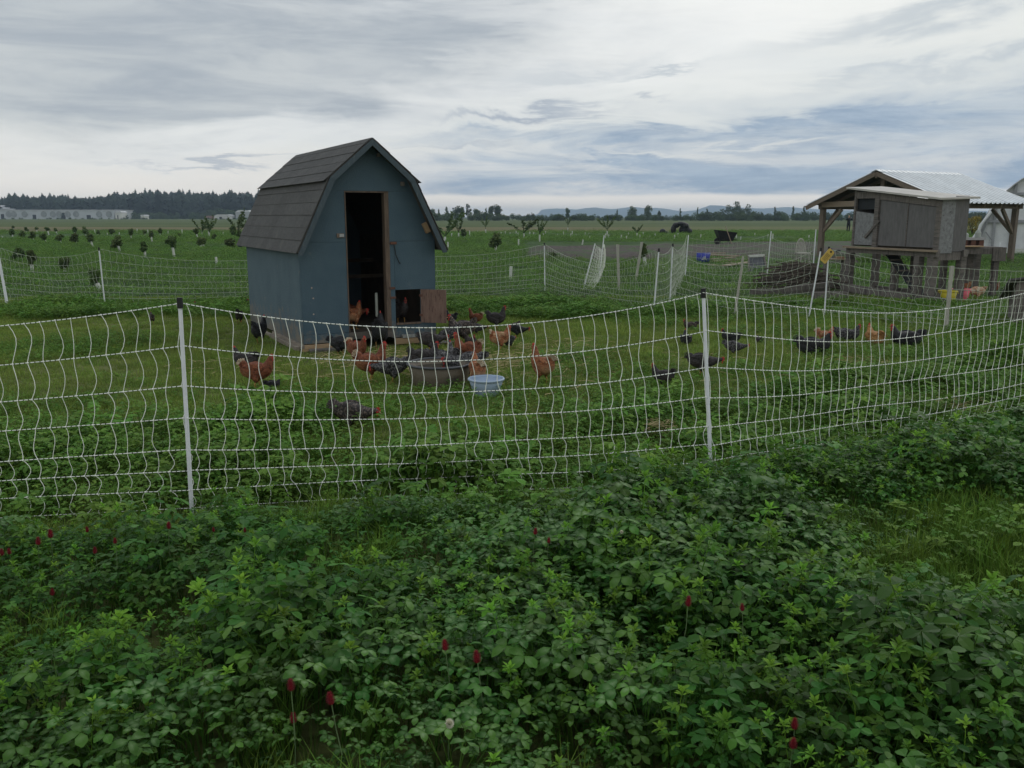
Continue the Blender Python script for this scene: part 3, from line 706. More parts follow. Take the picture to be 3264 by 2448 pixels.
# long pale greenhouse block and its neighbours
def warehouse():
    D = 600.; x0, x1 = az(-700, D), az(408, D); t = thing('long_building', 'long low pale building with fans and doors at the foot of the wood', 'building', (x0, D, 0))
    L_ = x1 - x0; MB().b2(0, L_, 0, 30, 0, 6.0).build('wall', m_wall_far, t); MB().b2(-.5, L_ + .5, -.6, 30.6, 6.0, 6.35).build('roof_edge', m_roof_far, t)
    for px, w_, h in ((65, 2.2, 3.4), (163, 2.4, 3.0), (252, 3.0, 4.4), (330, 2.8, 2.8), (-120, 3, 3.5), (-300, 3, 3.5)):
        MB().b2(az(px, D) - x0 - w_ / 2, az(px, D) - x0 + w_ / 2, -.12, .3, 0, h).build('door', m_dark, t)
    fm = mat('fan_louvre', (.30, .32, .32), (.22, .24, .24), scale=.6)
    fme = MB().lathe([(.01, 0), (2.1, 0), (2.1, .35), (.01, .35)], 12).mesh('fan', fm)
    for px in (14, 28, 85, 101, 134, 193, 221, 240, 266, 292, 363, 393, -60, -90, -160, -210): put('fan', fme, t, (az(px, D) - x0, -.02, 3.3), (R(90), 0, 0))
    t2 = thing('white_roofed_building', 'building with a pale ribbed roof behind the long low one', 'building', (az(-350, 650), 650, 0))
    a, b = 0, az(128, 650) - az(-350, 650); MB().b2(a, b - 6, 0, 40, 0, 7.6).build('wall', m_wall_far, t2)
    rb = [(0, 7.6), (20, 10.4), (40, 7.6)]
    mb = MB(); mb.add([(a, -1, 7.4), (b - 12, -1, 7.4), (b, 20, 10.2), (a, 20, 10.2), (a, 41, 7.4), (b - 12, 41, 7.4)], [(0, 1, 2, 3), (3, 2, 5, 4), (1, 5, 2)]); mb.build('roof', m_roof_far, t2)
    rm = MB().add([(-.2, 0, 0), (.2, 0, 0), (.2, 21, 2.8), (-.2, 21, 2.8), (-.2, 0, .4), (.2, 0, .4), (.2, 21, 3.2), (-.2, 21, 3.2)], [(0, 1, 5, 4), (4, 5, 6, 7), (0, 4, 7, 3), (1, 2, 6, 5)]).mesh('roof_rib', m_wall_far)
    k = a + 6
    while k < b - 16: put('roof_rib', rm, t2, (k, -1, 7.45)); k += 9
warehouse()
def shed_far(px0, px1, py, top, D, label, c, roof=None, nm='farm_building'):
    x0, x1 = az(px0, D), az(px1, D); h = 1.6 + (691 - top) / 2735.0 * D; t = thing(nm, label, 'building', (x0, D, 0)); w_ = x1 - x0
    MB().b2(0, w_, 0, 8, 0, h * .8).build('wall', mat('far_wall_' + str(len(MATS)), c, tuple(k * .8 for k in c), scale=.3), t)
    mb = MB(); mb.prism([(-.3, h * .8), (w_ + .3, h * .8), (w_ * .8, h), (w_ * .2, h)], -.4, 8.4); mb.build('roof', roof or m_roof_far, t)
    MB().b2(w_ * .3, w_ * .45, -.1, .2, 0, h * .5).build('door', m_dark, t)
shed_far(782, 830, 698, 671, 590, 'grey block shaped building just left of the shed roof', (.40, .42, .43))
shed_far(716, 768, 698, 684, 585, 'low white sheds at the far edge of the field', (.62, .62, .60))
shed_far(412, 432, 698, 673, 598, 'small white annex at the right end of the long building', (.66, .66, .62))
shed_far(490, 500, 698, 685, 590, 'tiny white shed alone in front of the wood', (.66, .66, .62))
shed_far(690, 712, 698, 688, 588, 'low reddish brown shed at the field edge', (.34, .22, .18), mat('rust_roof', (.34, .20, .16)))
m_van = mat('white_paint_far', (.7, .7, .68))
# mast above the wood
mb = MB(); mb.tube([(0, 0, 0), (0, 0, 25.2)], [.35, .25], 5); mb.b2(-2.0, 2.0, -.2, .2, 23.5, 24.2); mb.b2(-1.1, 1.1, -.2, .2, 24.6, 25)
o = mb.build('radio_mast', mat('grey_metal_far', (.3, .31, .33)), loc=(az(525, 860), 860, 0)); o['label'] = 'thin grey mast poking above the fir wood'; o['category'] = 'mast'

# ================================================================== orchard behind the paddock
def crown_mesh(seed, n=150, sz=.075, sx=1, sz_=1):
    rd = random.Random(seed); mb = MB()
    for k in range(9):
        leafball(mb, rd, (rd.uniform(-.14, .14) * sx, rd.uniform(-.14, .14) * sx, rd.uniform(-.2, .2) * sz_), (.17 * sx, .17 * sx, .17 * sz_), n // 3, sz, shell=.2)
    return mb.mesh('crown', LM_sap)
CR = [crown_mesh(800 + k) for k in range(6)]
def spiky_mesh(seed):
    rd = random.Random(seed); mb = MB()
    for k in range(7):
        a = rd.uniform(0, 6.28); r_ = rd.uniform(.15, .6); p = Vector((math.cos(a) * r_, math.sin(a) * r_, rd.uniform(.25, .65))); mb.tube([(0, 0, -.2), tuple(p)], [.012, .006], 3, age=0)
        for q in range(26):
            t_ = rd.uniform(.3, 1.05); c_ = Vector((0, 0, -.2)) * (1 - t_) + p * t_; leafball(mb, rd, tuple(c_), (.05, .05, .05), 1, .06)
    return mb.mesh('crown', LM_sap)
SPK = [spiky_mesh(850 + k) for k in range(4)]
tr_me = MB().tube([(0, 0, 0), (.01, 0, .5), (0, 0, 1)], [.022, .018, .014], 5).mesh('trunk', m_bark)
gd_me = MB().tube([(0, 0, 0), (0, 0, 1)], [.05, .05], 8).mesh('tree_guard', m_guard)
# bushy saplings left of the shed: crown centre x,y, crown width,height ; guard top and bottom y ; guard lean
SAP = [(58, 815, 50, 55, 0, 834, 0, 'broad bushy sapling with dull crown, first behind the left netting'), (103, 822, 26, 50, 0, 863, 0, 'tall narrow sapling crown behind the left netting, white guard low'),
       (208, 845, 34, 46, 0, 868, 0, 'dark drooping sapling crown seen through the left netting'), (305, 885, 34, 55, 0, 930, .35, 'nearest sapling, leaning over to its white guard beside the netting post'),
       (38, 740, 18, 20, 0, 757, .1, 'sapling'), (71, 748, 20, 24, 0, 763, .1, 's'), (104, 751, 22, 24, 0, 766, .1, 's'), (140, 755, 17, 24, 0, 772, .2, 's'), (191, 758, 24, 24, 0, 776, .1, 's'),
       (239, 759, 26, 30, 0, 776, .1, 's'), (290, 760, 26, 26, 0, 789, .15, 's'), (375, 774, 32, 34, 0, 804, .2, 's'), (463, 786, 26, 32, 0, 822, 0, 'sapling with rounded crown and clear white guard'),
       (552, 776, 32, 40, 0, 823, .1, 'tallest leafy sapling left of the shed'), (646, 768, 26, 26, 0, 787, .1, 's'), (735, 774, 34, 26, 0, 793, .1, 's'), (766, 748, 20, 24, 0, 764, 0, 's'),
       (43, 724, 10, 8, 0, 733, 0, 's'), (85, 730, 13, 13, 0, 741, 0, 's'), (118, 730, 9, 10, 0, 744, 0, 's'), (152, 731, 15, 14, 0, 748, .1, 's'), (178, 733, 11, 12, 0, 746, .1, 's'), (240, 733, 18, 18, 0, 750, 0, 's'),
       (273, 735, 18, 22, 0, 750, 0, 's'), (313, 740, 14, 14, 0, 752, 0, 's'), (357, 740, 18, 18, 0, 754, 0, 's'), (419, 744, 16, 26, 0, 762, 0, 's'), (461, 741, 12, 14, 0, 751, .05, 's'), (483, 747, 16, 20, 0, 772, .05, 's'),
       (511, 737, 14, 18, 0, 754, 0, 's'), (571, 749, 15, 12, 0, 757, 0, 's'), (626, 740, 14, 20, 0, 759, .1, 's'), (683, 755, 14, 22, 0, 768, 0, 's'), (640, 772, 22, 22, 0, 790, 0, 's'), (744, 736, 24, 34, 0, 753, 0, 's')]
def sapling(px, cy, w, h, gy, lean, label, me, idx, grp='young orchard trees behind the netting', gh=12):
    x, D = ground(px + lean * 40, gy); D = min(D, 140); k = D * 1.0 / 2735.0
    t = thing('young_tree', label, 'young tree', (x, D, gz(x, D)), 0, grp)
    zc = (gy - cy) * k; hw = w * k / 2; hh = h * k / 2
    ccx = -lean * 40 * k
    gt = min(.42, max(.12, zc - hh * .75))
    ob = put('trunk', tr_me, t, (0, 0, 0), scale=(1, 1, zc)); ob.rotation_euler = (0, -math.atan2(-ccx, zc) * -1 if False else math.atan2(ccx, zc), 0)
    g = put('tree_guard', gd_me, t, (0, 0, 0), scale=(1, 1, gt)); g.rotation_euler = ob.rotation_euler
    put('crown', me, t, (ccx, 0, zc), (0, 0, idx * 1.3), (hw / .25, hw / .25, hh / .30))
for i, (px, cy, w, h, _, gy, ln, lb) in enumerate(SAP):
    if len(lb) < 9:
        rowof = lambda g: 'front' if g > 770 else 'middle' if g > 753 else 'far'
        nb = rowof(gy); sib = sorted(s_[0] for s_ in SAP if len(s_[7]) < 9 and rowof(s_[5]) == nb); od = sib.index(px)
        lb = 'small leafy orchard tree in the %s row, %s of that row from the left' % (nb, ['first', 'second', 'third', 'fourth', 'fifth', 'sixth', 'seventh', 'eighth', 'ninth', 'tenth', 'eleventh', 'twelfth', 'thirteenth'][od])
    sapling(px, cy, w, h, gy, ln, lb, CR[i % 6], i)
for i, (px, cy, w, h, gy, lb) in enumerate([(645, 731, 30, 34, 750, 'thin spiky sapling beyond the saplings left of the shed'), (668, 728, 40, 38, 755, 'yellowish spiky sapling before the fir wood'), (758, 722, 46, 60, 752, 'large spiky open sapling beside the shed roof'),
        (1420, 735, 56, 54, 770, 'feathery open sapling just right of the shed eave'), (1462, 730, 20, 34, 757, 'small feathery sapling right of the shed'), (1548, 716, 16, 26, 745, 'tuft topped sapling below the tall tree clump'),
        (1670, 730, 50, 40, 762, 'wide twiggy sapling in the middle of the orchard'), (1720, 738, 30, 30, 770, 'forked sapling above the first netting post'), (1810, 712, 14, 20, 738, 'bare topped sapling with a leafy tip'),
        (1935, 722, 34, 30, 752, 'three armed sapling right of centre'), (2030, 735, 20, 20, 757, 'short bushy sapling left of the black heap'), (1580, 765, 40, 40, 801, 'wide low bushy sapling with cup shaped crown'), (1480, 740, 24, 22, 760, 'dark low bushy sapling right of the shed')]):
    sapling(px, cy, w, h, gy, 0, lb, SPK[i % 4] if i < 11 else CR[i % 6], i)
sapling(1758, 818, 26, 30, 830, 0, 'small leafy tree seen through the netting before the bark bed', CR[2], 3)
sapling(2050, 800, 22, 46, 850, .2, 'slender leafy tree with a bent white guard, between the netting posts', CR[4], 3)
GR = 'bare white tree guards dotted over the far orchard'
def guard(px, top, bot, lb=None, lean=0):
    x, D = ground(px, bot); D = min(D, 150); h = (bot - top) * D / 2735.0
    o = put('tree_guard', gd_me, None, (x, D, gz(x, D)), (0, R(lean), 0), (.8, .8, h)); o['category'] = 'tree guard'; o['group'] = GR if not lb else 'larger white tree guards in the crop'
    o['label'] = lb or 'small white tube guarding a bare young tree in the far orchard'
for px, a, b, ln in [(10, 750, 757, -40), (304, 732, 745, -8), (342, 742, 748, 5), (380, 741, 749, 8), (437, 730, 743, 4), (472, 733, 745, 0), (505, 735, 743, 0), (535, 736, 746, 8), (581, 732, 747, 0), (618, 742, 746, 0), (644, 738, 750, 3), (665, 738, 751, 0),
        (711, 740, 748, 8), (738, 747, 752, 0), (1401, 740, 747, 0), (1415, 756, 773, 8), (1440, 743, 758, 0), (1465, 744, 748, 0), (1485, 739, 746, 0), (1497, 735, 754, 0), (1523, 735, 740, 0), (1590, 740, 744, 0), (1597, 741, 749, 0), (1611, 738, 746, 0),
        (1625, 741, 752, 4), (1645, 736, 744, 0), (1651, 742, 751, 5), (1671, 752, 756, 0), (1688, 740, 753, 3), (1701, 740, 747, 0), (1739, 737, 746, 0), (1732, 744, 754, 0), (1777, 747, 753, 8), (1796, 738, 750, 0), (1819, 744, 757, 3), (1824, 736, 750, 0),
        (1836, 744, 750, 8), (1865, 741, 749, 0), (1875, 744, 753, 8), (1880, 753, 762, 0), (1930, 744, 760, 0), (1940, 748, 760, 0), (1980, 748, 760, 3), (2003, 742, 751, 0), (1997, 752, 763, 0), (2039, 748, 758, 3), (2050, 741, 751, 0), (2070, 750, 755, 20),
        (2088, 744, 754, 0), (2061, 760, 763, 0), (2150, 750, 762, 0), (2161, 744, 754, 0), (2205, 749, 751, 0), (2233, 748, 759, 3), (2244, 745, 752, 8), (2220, 758, 763, 0), (2361, 756, 766, 0), (2405, 742, 754, 3), (2448, 746, 754, 0), (2462, 746, 766, 2), (2501, 748, 754, 0), (2577, 748, 764, 5)]:
    guard(px, a, b, None, ln)
guard(1428, 770, 793, 'white tree guard with a flapping top, nearest the shed eave')
guard(1653, 765, 784, 'upright white tree guard alone before the bark bed')
guard(1720, 755, 771, 'white tree guard under the forked sapling')
guard(1856, 764, 780, 'white tree guard standing left of the rolled netting', 8)
guard(1627, 846, 886, 'tall bent white tree guard close behind the netting, right of the shed', 3)
guard(692, 818, 848, 'short white tree guard behind the netting, left of the shed', -4)
guard(2347, 747, 760, 'white tree guard beside the wheelbarrow')
guard(2415 - 300, 850, 858, 'small white tree guard stub among the netting posts')

# ================================================================== bark bed, heap, barrow, lumber
m_bark_bed = mat('wood_chips', (.098, .078, .072), (.042, .034, .032), scale=5, rough=.95, bump=.9, bscale=20, c3=(.05, .095, .03), c3amt=.52, c3scale=.7)
def bark_bed():
    front = [(1652, 803), (1700, 824), (1800, 829), (2000, 832), (2200, 832), (2400, 836), (2600, 850), (2760, 850)]
    back = [(1652, 793), (1700, 789), (1800, 788), (2000, 786), (2200, 782), (2400, 777), (2600, 772), (2760, 768)]
    mb = MB(); vs = []; n = 40; m_ = 14; rd = random.Random(4)
    def lerp(P_, px):
        for (a, b), (c, d) in zip(P_, P_[1:]):
            if px <= c: return b + (d - b) * (px - a) / (c - a)
        return P_[-1][1]
    for j in range(m_ + 1):
        for i in range(n + 1):
            px = 1652 + (2760 - 1652) * i / n; a = ground(px, lerp(front, px)); b = ground(px, lerp(back, px)); t_ = j / m_
            x = a[0] + (b[0] - a[0]) * t_; y = a[1] + (b[1] - a[1]) * t_; e = min(t_, 1 - t_, i / n * 3, (n - i) / n * 3)
            z = gz(x, y) - .05 + .22 * min(1, e * 6) + .10 * nz(x, y, .8, 5) + .05 * nz(x, y, 3, 2)
            vs.append((x, y, z if e > 0 else gz(x, y) - .1))
    fs = [(j * (n + 1) + i, j * (n + 1) + i + 1, (j + 1) * (n + 1) + i + 1, (j + 1) * (n + 1) + i) for j in range(m_) for i in range(n)]
    mb.add(vs, fs).build('bark_mulch_bed', m_bark_bed, kind='structure', smooth=True)
bark_bed()
m_wood_grey = mat('weathered_wood', (.185, .165, .150), (.105, .095, .088), scale=5, rough=.9, bump=.5, stretch=(1, 1, 7), c3=(.08, .075, .07), c3amt=.35, c3scale=3, rnd=.12)
m_wood_greyx = mat('weathered_board', (.190, .170, .155), (.110, .100, .092), scale=5, rough=.9, bump=.5, stretch=(7, 7, 1), c3=(.08, .075, .07), c3amt=.35, c3scale=3, rnd=.15)
m_wood_new = mat('bare_pine', (.46, .33, .20), (.34, .23, .135), scale=6, rough=.75, bump=.3, stretch=(1, 6, 6), rnd=.1)
m_wood_tan = mat('sawn_timber', (.34, .27, .20), (.24, .19, .14), scale=6, rough=.8, bump=.3, stretch=(1, 6, 6), rnd=.15)
m_black_pl = mat('black_plastic', (.020, .021, .024), (.012, .013, .015), scale=14, rough=.5, bump=.2, c3=(.06, .055, .045), c3amt=.3, c3scale=6)
def plank(px0, py0, px1, py1, z, w=.14, h=.03, label=None, m=None, name='timber_board', grp='boards lying in the yard behind the netting'):
    a = ground(px0, py0, z); b = ground(px1, py1, z)
    mb = MB(); c = ((a[0] + b[0]) / 2, (a[1] + b[1]) / 2, z); d = Vector((b[0] - a[0], b[1] - a[1], 0)); L_ = d.length
    mb.box((0, 0, 0), (L_, w, h)); o = mb.build(name, m or m_wood_tan, loc=c, rz=math.atan2(d.y, d.x)); o['label'] = label; o['category'] = 'board'; o['group'] = grp; return o
# black sheeting heap far behind
t = thing('sheeting_heap', 'heap of black plastic sheeting with an open arch, far beyond the bark bed', 'heap', (*ground(2170, 746), 0)); D_ = ground(2170, 746)[1]; k = D_ / 2735.
mb = MB(); rd = random.Random(2)
for j, (x, z, rx, rz_) in enumerate([(-22, 14, 9, 15), (-14, 27, 12, 9), (-2, 32, 14, 7), (9, 26, 14, 10), (18, 14, 12, 14), (6, 13, 12, 13), (27, 9, 10, 9), (-58, 8, 10, 9), (-48, 5, 8, 5)]):
    mb.ell((x * k, rd.uniform(-.3, .3), z * k), (rx * k, rx * k, rz_ * k), 9, 6)
mb.build('sheeting', m_black_pl, t, smooth=False); MB().b2(2 * k, 14 * k, -.8, -.5, 0, 2.6 * k).build('white_board', m_guard, t)
# wheelbarrow with a rake handle
wx, wy = ground(2312, 786)
t = thing('wheelbarrow', 'black tub wheelbarrow standing on the far side of the bark bed', 'wheelbarrow', (wx, wy, .1), 0)
k = wy / 2735.
def tubgrid(P0, P1, z0, z1, th=.02):
    return None
mb = MB(); top = [(-33 * k, -.45), (30 * k, -.45), (35 * k, 0), (30 * k, .45), (-33 * k, .45)]; bot = [(-20 * k, -.28), (18 * k, -.28), (22 * k, 0), (18 * k, .28), (-20 * k, .28)]
tz = [46 * k, 38 * k, 37 * k, 38 * k, 46 * k]; r1 = [Vector((x, y, 12 * k)) for x, y in bot]; r2 = [Vector((x, y, z)) for (x, y), z in zip(top, tz)]
r3 = [Vector((x * .93, y * .93, z - .01)) for (x, y), z in zip(top, tz)]; r4 = [Vector((x * .92, y * .92, 15 * k)) for x, y in bot]
mb.ring([r1, r2, r3, r4]); mb.build('tub', m_black_pl, t)
mb = MB(); mb.tube([(-24 * k, -.2, 2 * k), (-18 * k, -.2, 12 * k), (30 * k, -.25, 16 * k)], .02, 5); mb.tube([(-24 * k, .2, 2 * k), (-18 * k, .2, 12 * k), (30 * k, .25, 16 * k)], .02, 5); mb.tube([(10 * k, -.2, 0), (12 * k, -.2, 12 * k)], .02, 5); mb.tube([(10 * k, .2, 0), (12 * k, .2, 12 * k)], .02, 5); mb.b2(-26 * k, 26 * k, -.3, .3, 0, 4 * k)
mb.build('frame', mat('dark_steel', (.04, .04, .04)), t)
mb = MB(); mb.lathe([(.02, -.05), (.17, -.05), (.19, 0), (.17, .05), (.02, .05)], 14); w_o = mb.build('wheel', m_black_pl, t, loc=(-26 * k, 0, .19)); w_o.rotation_euler = (R(90), 0, 0)
hx = MB(); hx.tube([(0, 0, 0), (-25 * k, -.1, 58 * k)], .022, 6); o = hx.build('tool_handle', m_wood_tan, loc=(wx + 14 * k, wy - .5, .1)); o['label'] = 'long wooden tool handle leaning on the wheelbarrow'; o['category'] = 'tool handle'
# blue feed bag and timber stack
bx, by = ground(2240, 840)
t = thing('blue_bag', 'crumpled blue bag with white print standing by the timber stack', 'bag', (bx, by, 0)); k = by / 2735.
mb = MB(); rings = []
for z, w_, d_ in ((0, 17, .16), (10, 19, .2), (22, 21, .17), (33, 22, .05)):
    rings.append([Vector((math.cos(a) * w_ * k * (1 + .1 * math.sin(5 * a + z)), math.sin(a) * d_, z * k * (1 + .05 * math.sin(3 * a)))) for a in [i * 6.283 / 14 for i in range(14)]])
mb.ring(rings); mb.build('sack', mat('blue_woven_plastic', (.035, .05, .30), (.02, .03, .2), scale=6, rough=.5, bump=.5, bscale=12), t, smooth=True)
pm = mat('white_print', (.55, .58, .65)); mb = MB()
for z0, x0, x1 in ((13, -8, 8), (17, -6, 5)): mb.b2(x0 * k, x1 * k, -.215, -.20, z0 * k, (z0 + 2.2) * k)
mb.b2(-2 * k, 0, -.215, -.20, 13 * k, 24 * k); mb.b2(2 * k, 4 * k, -.215, -.20, 13 * k, 24 * k); mb.build('print', pm, t)
plank(2262, 812, 2352, 816, .25, label='long pale board on top of the timber stack', w=.2)
plank(2268, 826, 2340, 820, .15, label='light brown board sticking out of the timber stack')
plank(2275, 832, 2380, 828, .10, label='board in the middle of the timber stack', w=.2)
plank(2258, 843, 2300, 847, .03, label='cream offcut on the grass before the blue bag', w=.2)
plank(2300, 838, 2400, 838, .05, label='lowest board of the timber stack', w=.25)
plank(2313, 846, 2425, 830, .12, w=.22, label='pale crosswise board behind the wooden netting stake')
plank(2225, 808, 2310, 806, .30, w=.1, label='thin batten along the back of the timber stack')
# mesh cold frame
cx_, cy2 = ground(2415, 866)
t = thing('cold_frame', 'sloping dark framed panel with a white top rail, left of the brush pile', 'cold frame', (cx_, cy2, 0)); k = cy2 / 2735.
MB().beam((-27 * k, 0, 0), (-17 * k, .5, 46 * k), .05, .05).build('leg', m_wood_greyx, t); MB().beam((30 * k, 0, 0), (32 * k, .5, 48 * k), .05, .05).build('leg', m_wood_greyx, t)
MB().beam((-18 * k, .5, 46 * k), (34 * k, .5, 49 * k), .08, .06).build('top_rail', m_guard, t)
MB().add([(-27 * k, 0, 3 * k), (30 * k, 0, 3 * k), (32 * k, .48, 45 * k), (-17 * k, .48, 43 * k), (-27 * k, .03, 3 * k), (30 * k, .03, 3 * k), (32 * k, .51, 45 * k), (-17 * k, .51, 43 * k)], [(0, 1, 2, 3), (7, 6, 5, 4), (0, 4, 5, 1), (2, 6, 7, 3)]).build('panel', mat('dark_screen', (.07, .075, .085), (.04, .045, .05), scale=8, rough=.5), t)
# brush pile: sticks one can pick out, plus the mass
sx_, sy_ = ground(2540, 925)
t = thing('brush_pile', 'pile of dark branches and dead sticks behind the leaning posts', 'brush pile', (sx_, sy_, 0)); k = sy_ / 2735.; rd = random.Random(9)
mb = MB(); st = mat('dead_sticks', (.11, .092, .075), (.05, .042, .036), scale=10, rough=.95, rnd=.3)
for i in range(420):
    a = rd.gauss(0, .25) + (3.14 if rd.random() < .5 else 0); x = rd.gauss(0, .42); y = rd.gauss(0, .35); top = .55 * math.exp(-(x / .6) ** 2); z = top * rd.random(); L_ = rd.uniform(.25, .75)
    d = Vector((math.cos(a), math.sin(a), rd.gauss(0, .18))) * L_ / 2; p = Vector((x, y, z + .03)); mid = p + Vector((0, 0, rd.uniform(.0, .06)))
    mb.tube([p - d, mid, p + d], [rd.uniform(.006, .022), .012, .004], 4, cap=False)
mb.build('twigs', st, t, kind='stuff')
for i in range(24):
    x = rd.uniform(-.4, .35); y = rd.uniform(-.4, .3); z = .05 + .33 * math.exp(-x * x * 5) * rd.random(); a = rd.gauss(.05, .12); L_ = rd.uniform(.45, .95); d = Vector((math.cos(a), math.sin(a) * .5, math.sin(a) * .5)) * L_ / 2; p = Vector((x, y, z))
    MB().tube([p - d, p + Vector((0, 0, .04)), p + d], [.03, .026, .014], 5).build('branch', st, t)
plank(2395, 930, 2640, 925, .10, w=.12, h=.10, label='long grey board lying in front of the brush pile', m=m_wood_greyx)
o = plank(2505, 922, 2650, 905, .22, w=.10, h=.09, label='thick grey timber leaning across the right end of the brush pile', m=m_wood_greyx)
plank(2590, 941, 2700, 940, .12, w=.14, h=.12, label='grey beam end beside the raised coop, right of the brush pile', m=m_wood_greyx)
# spindle back chair
qx, qy = ground(2557, 850)
t = thing('garden_chair', 'pale round backed spindle chair standing in the bark bed', 'chair', (qx, qy, 0)); k = qy / 2735.; wm = mat('pale_chair_paint', (.42, .41, .36), (.3, .29, .26), scale=9)
mb = MB(); mb.tube([(math.sin(a) * 15 * k, .25 + .05 * math.cos(a), 45 * k + 42 * k * math.cos(a)) for a in [(-1.57 + 3.14 * i / 14) for i in range(15)]], .018, 6); mb.build('back_hoop', wm, t)
for i in range(7):
    x = (-12 + 4 * i) * k; MB().tube([(x * .75, .22, 44 * k), (x, .3, 45 * k + 42 * k * math.sqrt(max(0, 1 - (x / (15 * k)) ** 2)) * .97)], .009, 5).build('spindle', wm, t)
MB().b2(-16 * k, 16 * k, -.25, .25, 41 * k, 44 * k).build('seat', wm, t)
for i in (-1, 1):
    for j in (-1, 1): MB().tube([(i * 12 * k, j * .2, 42 * k), (i * 14 * k, j * .24, 0)], .018, 6).build('leg', wm, t)
# low table with small pots left of the coop
qx, qy = ground(2655, 905)
t = thing('potting_board', 'narrow pale board on short legs carrying a small orange crate, left of the raised coop', 'bench', (qx, qy, 0)); k = qy / 2735.
MB().box((0, 0, 78 * k), (66 * k, .25, .025)).build('top', m_wood_tan, t)
for i in (-1, 1): MB().b2(i * 28 * k - .03, i * 28 * k + .03, -.08, .08, 0, 77 * k).build('leg', m_wood_grey, t)
o = MB().b2(-.09, .09, -.07, .07, 0, .045).build('shallow_crate', mat('orange_clay', (.26, .16, .09)), loc=(qx + .12, qy, 80 * k)); o['label'] = 'small orange brown box on the narrow board'; o['category'] = 'box'

# ================================================================== blue gambrel shed
m_blue = mat('blue_paint', (.073, .118, .150), (.058, .099, .130), scale=3.5, rough=.62, bump=.25, bscale=60, c3=(.16, .18, .18), c3amt=.05, c3scale=5, spec=.25, detail=6)
m_blue_worn = mat('worn_blue_paint', (.096, .142, .172), (.078, .120, .150), scale=4, rough=.75, bump=.3, bscale=50, c3=(.18, .19, .18), c3amt=.14, c3scale=6, stretch=(1, 1, .8), spec=.2)
m_trim = mat('grey_blue_trim', (.072, .098, .116), (.055, .078, .094), scale=6, rough=.7, bump=.3, stretch=(6, 6, 1), c3=(.20, .19, .17), c3amt=.2, c3scale=6)
m_shin = mat('asphalt_shingle', (.135, .135, .134), (.100, .101, .101), scale=28, rough=.9, bump=.9, bscale=220, c3=(.145, .145, .140), c3amt=.3, c3scale=3, rnd=.09)
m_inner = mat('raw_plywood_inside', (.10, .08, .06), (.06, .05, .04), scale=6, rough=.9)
m_ply = mat('stained_plywood', (.23, .150, .118), (.15, .098, .080), scale=5, rough=.8, bump=.25, stretch=(6, 6, 1), c3=(.09, .05, .04), c3amt=.38, c3scale=7)
m_jamb = mat('jamb_pine', (.17, .125, .095), (.11, .082, .062), scale=6, rough=.8, bump=.3, stretch=(8, 8, 1), c3=(.08, .06, .05), c3amt=.4)
m_rust = mat('rusty_iron', (.16, .075, .05), (.09, .05, .04), scale=30, rough=.8)
m_steel = mat('galvanised', (.45, .46, .47), (.30, .31, .32), scale=12, rough=.45, metal=.3)
for m_ in (m_blue, m_blue_worn):      # mud splashed up from the ground and scraped paint along the foot of the walls
    t = m_.node_tree; b = t.nodes['Principled BSDF']; s0 = b.inputs['Base Color'].links[0].from_socket
    co = t.nodes.new('ShaderNodeTexCoord'); sp = t.nodes.new('ShaderNodeSeparateXYZ'); t.links.new(co.outputs['Object'], sp.inputs[0])
    n = t.nodes.new('ShaderNodeTexNoise'); n.inputs['Scale'].default_value = 7; n.inputs['Detail'].default_value = 7; n.inputs['Roughness'].default_value = .7; t.links.new(co.outputs['Object'], n.inputs[0])
    a = t.nodes.new('ShaderNodeMath'); a.operation = 'MULTIPLY_ADD'; t.links.new(n.outputs[0], a.inputs[0]); a.inputs[1].default_value = -1.5; t.links.new(sp.outputs[2], a.inputs[2])
    r_ = t.nodes.new('ShaderNodeMapRange'); t.links.new(a.outputs[0], r_.inputs[0]); r_.inputs[1].default_value = -.42 if m_ is m_blue_worn else -.60; r_.inputs[2].default_value = -.75 if m_ is m_blue_worn else -.85
    x = t.nodes.new('ShaderNodeMix'); x.data_type = 'RGBA'; t.links.new(r_.outputs[0], x.inputs[0]); t.links.new(s0, x.inputs[6]); x.inputs[7].default_value = (.185, .170, .145, 1); t.links.new(x.outputs[2], b.inputs['Base Color'])
SX, SY, SA = -2.611, 10.662, .503; SW, SD = 1.79, 2.956
ZE, ZK, ZR, XK = 1.167, 2.073, 2.525, .36
SH = thing('garden_shed', 'blue gambrel roofed shed with open dark doorway and grey shingles, hens at its door', 'shed', (SX, SY, 0), SA)
T_ = .018
wtop = ZE + (ZK - ZE) * (.08 / .44)
zj = 1.29
def gx(z):   # wall edge on the gambrel line at height z
    return 0.0 if z <= wtop else (z - ZE) / (ZK - ZE) * .44 - .08 if z <= ZK else XK + (z - ZK) / (ZR - ZK) * (SW / 2 - XK)
for poly, nm in [([(0, .145), (.59, .145), (.59, zj - .003), (0, zj - .003)], 'front_panel'), ([(1.175, .145), (1.235, .145), (1.235, zj - .003), (1.175, zj - .003)], 'front_panel'),
                 ([(1.238, .66), (SW, .66), (SW, zj - .003), (1.238, zj - .003)], 'front_panel'), ([(1.591, .145), (SW, .145), (SW, .657), (1.591, .657)], 'front_panel'), ([(1.238, .145), (1.588, .145), (1.588, .20), (1.238, .20)], 'front_panel'),
                 ([(0, zj), (.59, zj), (.59, 1.918), (gx(1.918), 1.918), (0, wtop)], 'front_panel'), ([(SW, zj), (SW, wtop), (SW - gx(1.918), 1.918), (1.175, 1.918), (1.175, zj)], 'front_panel'),
                 ([(gx(1.92), 1.92), (SW - gx(1.92), 1.92), (SW - XK, ZK), (SW / 2, ZR), (XK, ZK)], 'front_panel')]:
    MB().prism(poly, 0, T_).build(nm, m_blue, SH)
